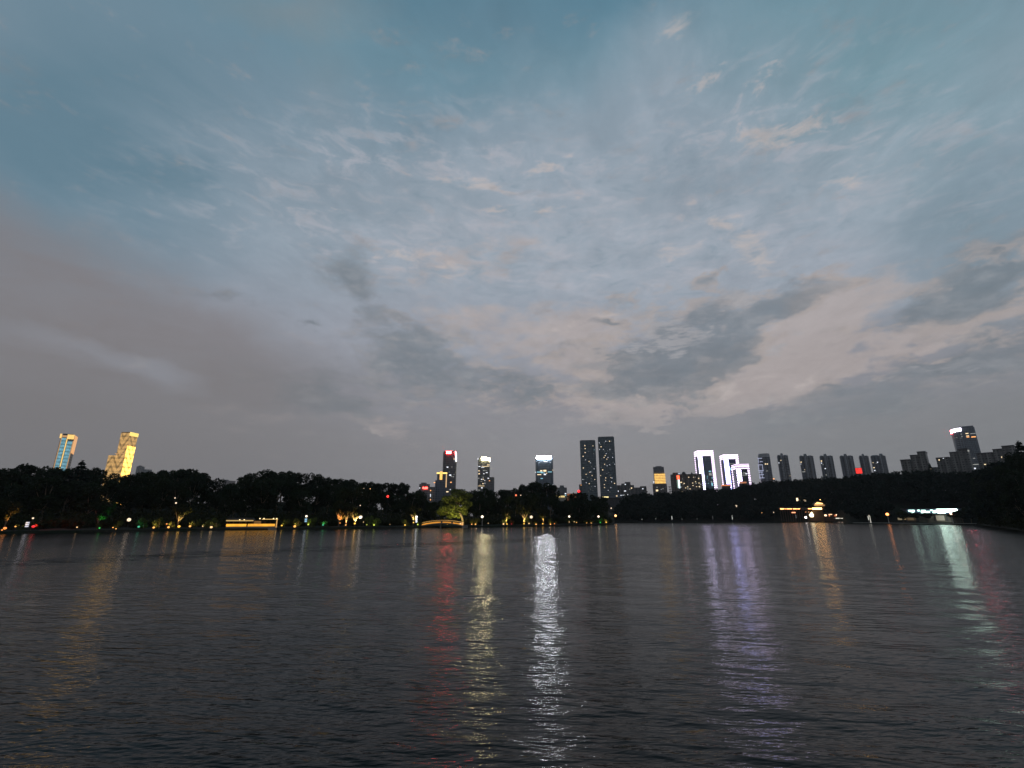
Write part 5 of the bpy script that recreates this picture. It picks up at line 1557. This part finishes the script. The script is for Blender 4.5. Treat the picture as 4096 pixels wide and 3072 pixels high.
b = Bld('hillside_hall', 3306, 2000, DP + 24, 'dark hall upslope behind the pavilion with a beaded line of eave lights', 'building', face=.6)
x0, x1, _, zt = b.rect(3270, 2002, 3343, 2030)
MB().box(x0 + 2, x1 - 2, 0, 10, 4, zt).build('wall', WARMW, b.root)
MB().slab([(x0, zt), (x1, zt), (x1 - 3, zt + 2.2), (x0 + 3, zt + 2.2)], -1.2, 11).build('roof', ROOFM, b.root)
for xa_, xb_, ya_, yb_ in ((3273, 3285, 1998, 2004), (3290, 3300, 1999, 2003.5), (3302, 3309, 2001, 2003), (3310, 3317, 2001, 2002.6), (3315, 3322, 1998.5, 2003), (3322, 3337, 1999.5, 2004.5)):
    b.panel('eave_light', xa_, ya_, xb_, yb_, EAVE_B, 1.6, .3)
for (x, y0, y1, w_, s_, nm, lab) in [(3188, 1992, 2004, 6, 2.2, 'lantern_post', 'cream upright lantern high in the trees above the corridor'), (3219, 1999, 2006, 9, .45, 'lantern_box', 'dim brown box lantern right of the cream upright lantern'), (3200, 2000, 2004, 5, .3, 'lantern_box', 'faint small lantern between the cream lantern and the dim box lantern')]:
    D = DP + 20
    p, q = at(x, y0, D), at(x, y1, D)
    zg = ground_z(x, D - shore_D(x)) - .3
    o = thing(nm, (p.x, D, zg), lab, 'lantern')
    hw = w_ / FPX * D / 2 * 1.02
    MB().tube((0, 0, 0), (0, 0, q.z - zg), .12, n=6).build('post', BLACKM, o)
    MB().box(-hw, hw, -.3, .3, q.z - zg, p.z - zg, .05).build('shade', gl('lantern_shade_light', (255, 224, 180), s_), o)
    MB().box(-hw - .1, hw + .1, -.4, .4, p.z - zg, p.z - zg + .15).build('cap', BLACKM, o)
D = DP - 2
p = at(3174, 2048, D); q = at(3174, 2052, D)
zg = ground_z(3174, 5) - .1
o = thing('parasol_lamp', (p.x, D, zg), 'wide orange shaded lamp on a stem below the corridor lights', 'lamp')
MB().tube((0, 0, 0), (0, 0, q.z - zg), .1, n=6).build('stem', BLACKM, o)
MB().prism([(1.7 * math.cos(i * math.pi / 5), 1.7 * math.sin(i * math.pi / 5)) for i in range(10)], q.z - zg, p.z - zg, .25).build('shade', gl('orange_shade_light', (255, 160, 110), 2.0), o)
bollard(3183, 2059, 2073, DP - 3, gl('grey_column_light', (170, 175, 175), .3), 'pale grey light column between the parasol lamp and the pavilion')

b = Bld('kiosk', 3322, 2055, DP - 3, 'small kiosk with orange glowing windows right of the pavilion', 'kiosk', face=.6)
x0, x1, _, zt = b.rect(3296, 2055, 3350, 2078)
MB().box(x0, x1, 0, 5, 0, zt - .3).build('wall', plain('kiosk_wall', (.14, .09, .07)), b.root)
MB().box(x0 - 1, x1 + .8, -1, 6, zt - .3, zt).slab([(x0 - 1, zt), (x1 + .8, zt), (x1 - 1, zt + 1), (x0 + 1, zt + 1)], 0, 5).build('roof', ROOFM, b.root)
ORW = gl('orange_window_light', (255, 150, 90), 1.3)
b.panel('lit_window', 3297, 2058.5, 3306, 2064.5, gl('peach_window_light', (255, 208, 165), 3.0), .15, .12)
b.panel('lit_window', 3314, 2056.5, 3328, 2059, gl('peach_strip_light', (255, 200, 150), 2.2), .15, .12)
b.panel('lit_window', 3315, 2059.6, 3318, 2066, ORW, .15, .12)
b.panel('lit_window', 3336, 2059, 3348, 2066, gl('deep_orange_window_light', (230, 120, 70), .7), .15, .12)
b.panel('lit_window', 3343, 2057, 3349, 2061.5, gl('peach_lamp_light', (255, 214, 175), 3.0), .3, .12)

# moored tour boat
D = shore_D(3370) - 3
p = at(3358, 2091, D)
o = thing('tour_boat', (p.x, D, 0), 'low moored boat with a pale lit awning right of the pavilion', 'boat', rz=-.25)
Lh = 20 / FPX * D * 1.05
MB().add([(-Lh, -1.1, .55), (Lh * .8, -1.2, .5), (Lh * 1.15, 0, .75), (Lh * .8, 1.2, .5), (-Lh, 1.1, .55), (-Lh * .92, -.8, -.25), (Lh * .75, -.8, -.25), (Lh * .95, 0, -.2), (Lh * .75, .8, -.25), (-Lh * .92, .8, -.25)],
         [(4, 3, 2, 1, 0), (5, 6, 7, 8, 9), (0, 1, 6, 5), (1, 2, 7, 6), (2, 3, 8, 7), (3, 4, 9, 8), (4, 0, 5, 9)]).build('hull', plain('boat_hull_paint', (.10, .10, .11), .4), o)
za = at(3355, 2073, D).z
MB().box(-Lh * .75, Lh * .6, -1.15, 1.15, za - .12, za + .12).build('awning', plain('awning_cloth', (.5, .5, .48)), o)
mb = MB()
for i in range(4):
    xx = -Lh * .7 + Lh * 1.22 * i / 3
    for yy in (-1.0, 1.0):
        mb.tube((xx, yy, .45), (xx, yy, za - .12), .05, n=5)
mb.build('awning_frame', GREYM, o)
MB().box(-Lh * .6, Lh * .02, -1.22, -1.16, za - .32, za + .3).build('awning_light', gl('awning_light', (240, 236, 214), 1.2), o)
for q in (.14, .26, .38, .5):
    MB().ball((Lh * q, -1.2, za - .05), .22 + .1 * (q == .5), 8, 5).build('awning_lamp', gl('awning_lamp_glass', (240, 232, 205), 1.2), o)
for q in (-.15, .35, .8):
    MB().ball((Lh * q, -1.15, .62), .2, 8, 5).build('deck_lamp', gl('deck_lamp_glass', (255, 214, 190), 1.4), o)

# ------------------------------------------------------------------ white lit boathouse
DW = shore_D(3730) + 9
b = Bld('boathouse', 3730, 2040, DW, 'low flat roofed boathouse with a blazing greenish white light band', 'building', face=.75)
x0, x1, _, zt = b.rect(3624, 2036, 3834, 2086)
MB().box(x0, x1, 0, 9, 0, zt - 2).build('wall', plain('boathouse_wall', (.10, .09, .075), .8), b.root)
MB().box(x0 - 1.5, x1 + 2.5, -2.2, 11, zt - .1, zt + .35).build('roof', DARKC, b.root)
MB().box(x0 - .4, x1 + 1.2, -1.3, 10, zt - 2.9, zt - .12).build('fascia', plain('blue_fascia', (.12, .14, .26), .5), b.root)
BAND = gl('greenish_white_band', (220, 255, 238), 9.5)
p0, p1, q0, q1 = b.rect(3741, 2036.5, 3824, 2053.5)
_, qh = b.loc(3790, 2049)
pm_, _ = b.loc(3782, 2050); pn_, _ = b.loc(3776, 2053)
MB().slab([(p0 + .8, q0), (pn_, q0), (pm_, qh), (p1, qh + .2), (p1 + .3, qh + .8), (p1, q1), (p0 + .3, q1), (p0, q0 + 1)], -1.75, -1.4).build('light_band', BAND, b.root)
BAND2 = gl('teal_white_band', (205, 250, 230), 3.2)
for (xa_, ya_, xb_, yb_) in [(3631, 2040, 3656, 2046), (3640, 2045.5, 3654, 2052.5), (3667, 2039.5, 3677, 2045), (3682, 2040, 3700, 2043), (3681, 2045, 3702, 2052), (3704, 2044, 3716, 2051), (3718, 2039, 3728, 2044), (3729, 2041, 3740, 2045), (3728, 2047, 3740, 2052)]:
    b.panel('sign_panel', xa_, ya_, xb_, yb_, BAND2, 1.7, .3)
b.panel('wall_glow', 3742, 2062, 3775, 2082, gl('tan_wall_glow', (150, 132, 96), .45), .25, .2)  # piece of wall given its own glow instead of light falling on it
b.panel('arch_window', 3590, 2071, 3607, 2080, gl('pale_arch_light', (190, 170, 130), .4), .25, .2)
b.panel('glow_face', 3614, 2069, 3623, 2079, gl('tan_opening_light', (190, 160, 112), .42), .25, .2)
b.panel('glow_face', 3628, 2071, 3662, 2081, gl('brown_opening_light', (140, 110, 70), .36), .25, .2)
for xx in (3608, 3666, 3706, 3738, 3784):
    b.panel('pillar', xx - 2, 2056, xx + 2, 2087, DARKC, .5, .45)
spot('band_wash', b.root, ((p0 + p1) / 2, -6, q0 - 4), ((p0 + p1) / 2 - 4, 2, 1), 900, (.9, 1, .9), 110)
# trees that stand before the left part of the boathouse
for (x, off, yt, lab) in [(3612, 4, 2046, 'small dark tree before the left end of the boathouse'), (3660, 3.5, 2050, 'small dark tree crossing the broken light panels of the boathouse'), (3712, 3.5, 2052, 'small dark tree left of the blazing white band'), (3822, 4, 2050, 'small dark tree at the right end of the boathouse'), (3850, 5, 2042, 'dark round tree just right of the boathouse'), (3880, 5, 2030, 'dark taller tree right of the boathouse')]:
    D = shore_D(x) + off
    plant('shore_tree', FRONT[int(rg.integers(0, 3))], 9.0, x, D, at(x, yt, D).z, ground_z(x, off) - .2, lab, None, rg, 1.25)
# waterside walk with its pale edge
jet, tj = MB(), None
pts = [3420, 3480, 3560, 3640, 3720, 3800, 3880, 3905]
for i in range(len(pts) - 1):
    a_ = at(pts[i], 2090, shore_D(pts[i]) - 1.4); c_ = at(pts[i + 1], 2090, shore_D(pts[i + 1]) - 1.4)
    jet.add([(a_.x, a_.y, .55), (c_.x, c_.y, .55), (c_.x, c_.y + 2.2, .55), (a_.x, a_.y + 2.2, .55), (a_.x, a_.y, .8), (c_.x, c_.y, .8), (c_.x, c_.y + 2.2, .8), (a_.x, a_.y + 2.2, .8)], [(0, 3, 2, 1), (4, 5, 6, 7), (0, 1, 5, 4), (2, 3, 7, 6)])
tag(jet.build('walkway', plain('pale_walk_stone', (.42, .41, .39), .7)), kind='structure')

# ------------------------------------------------------------------ evening air over the lake and the city
hz_m, t = new_mat('haze')
pv = t.n('ShaderNodeVolumePrincipled')
pv.inputs['Color'].default_value = (.80, .82, .85, 1)
pv.inputs['Density'].default_value = .00008
pv.inputs['Anisotropy'].default_value = .5
ho = t.n('ShaderNodeOutputMaterial')
t.t.links.new(pv.outputs[0], ho.inputs['Volume'])
tag(MB().box(-6500, 6500, -80, 3300, -4, 230).build('haze', hz_m), kind='stuff')
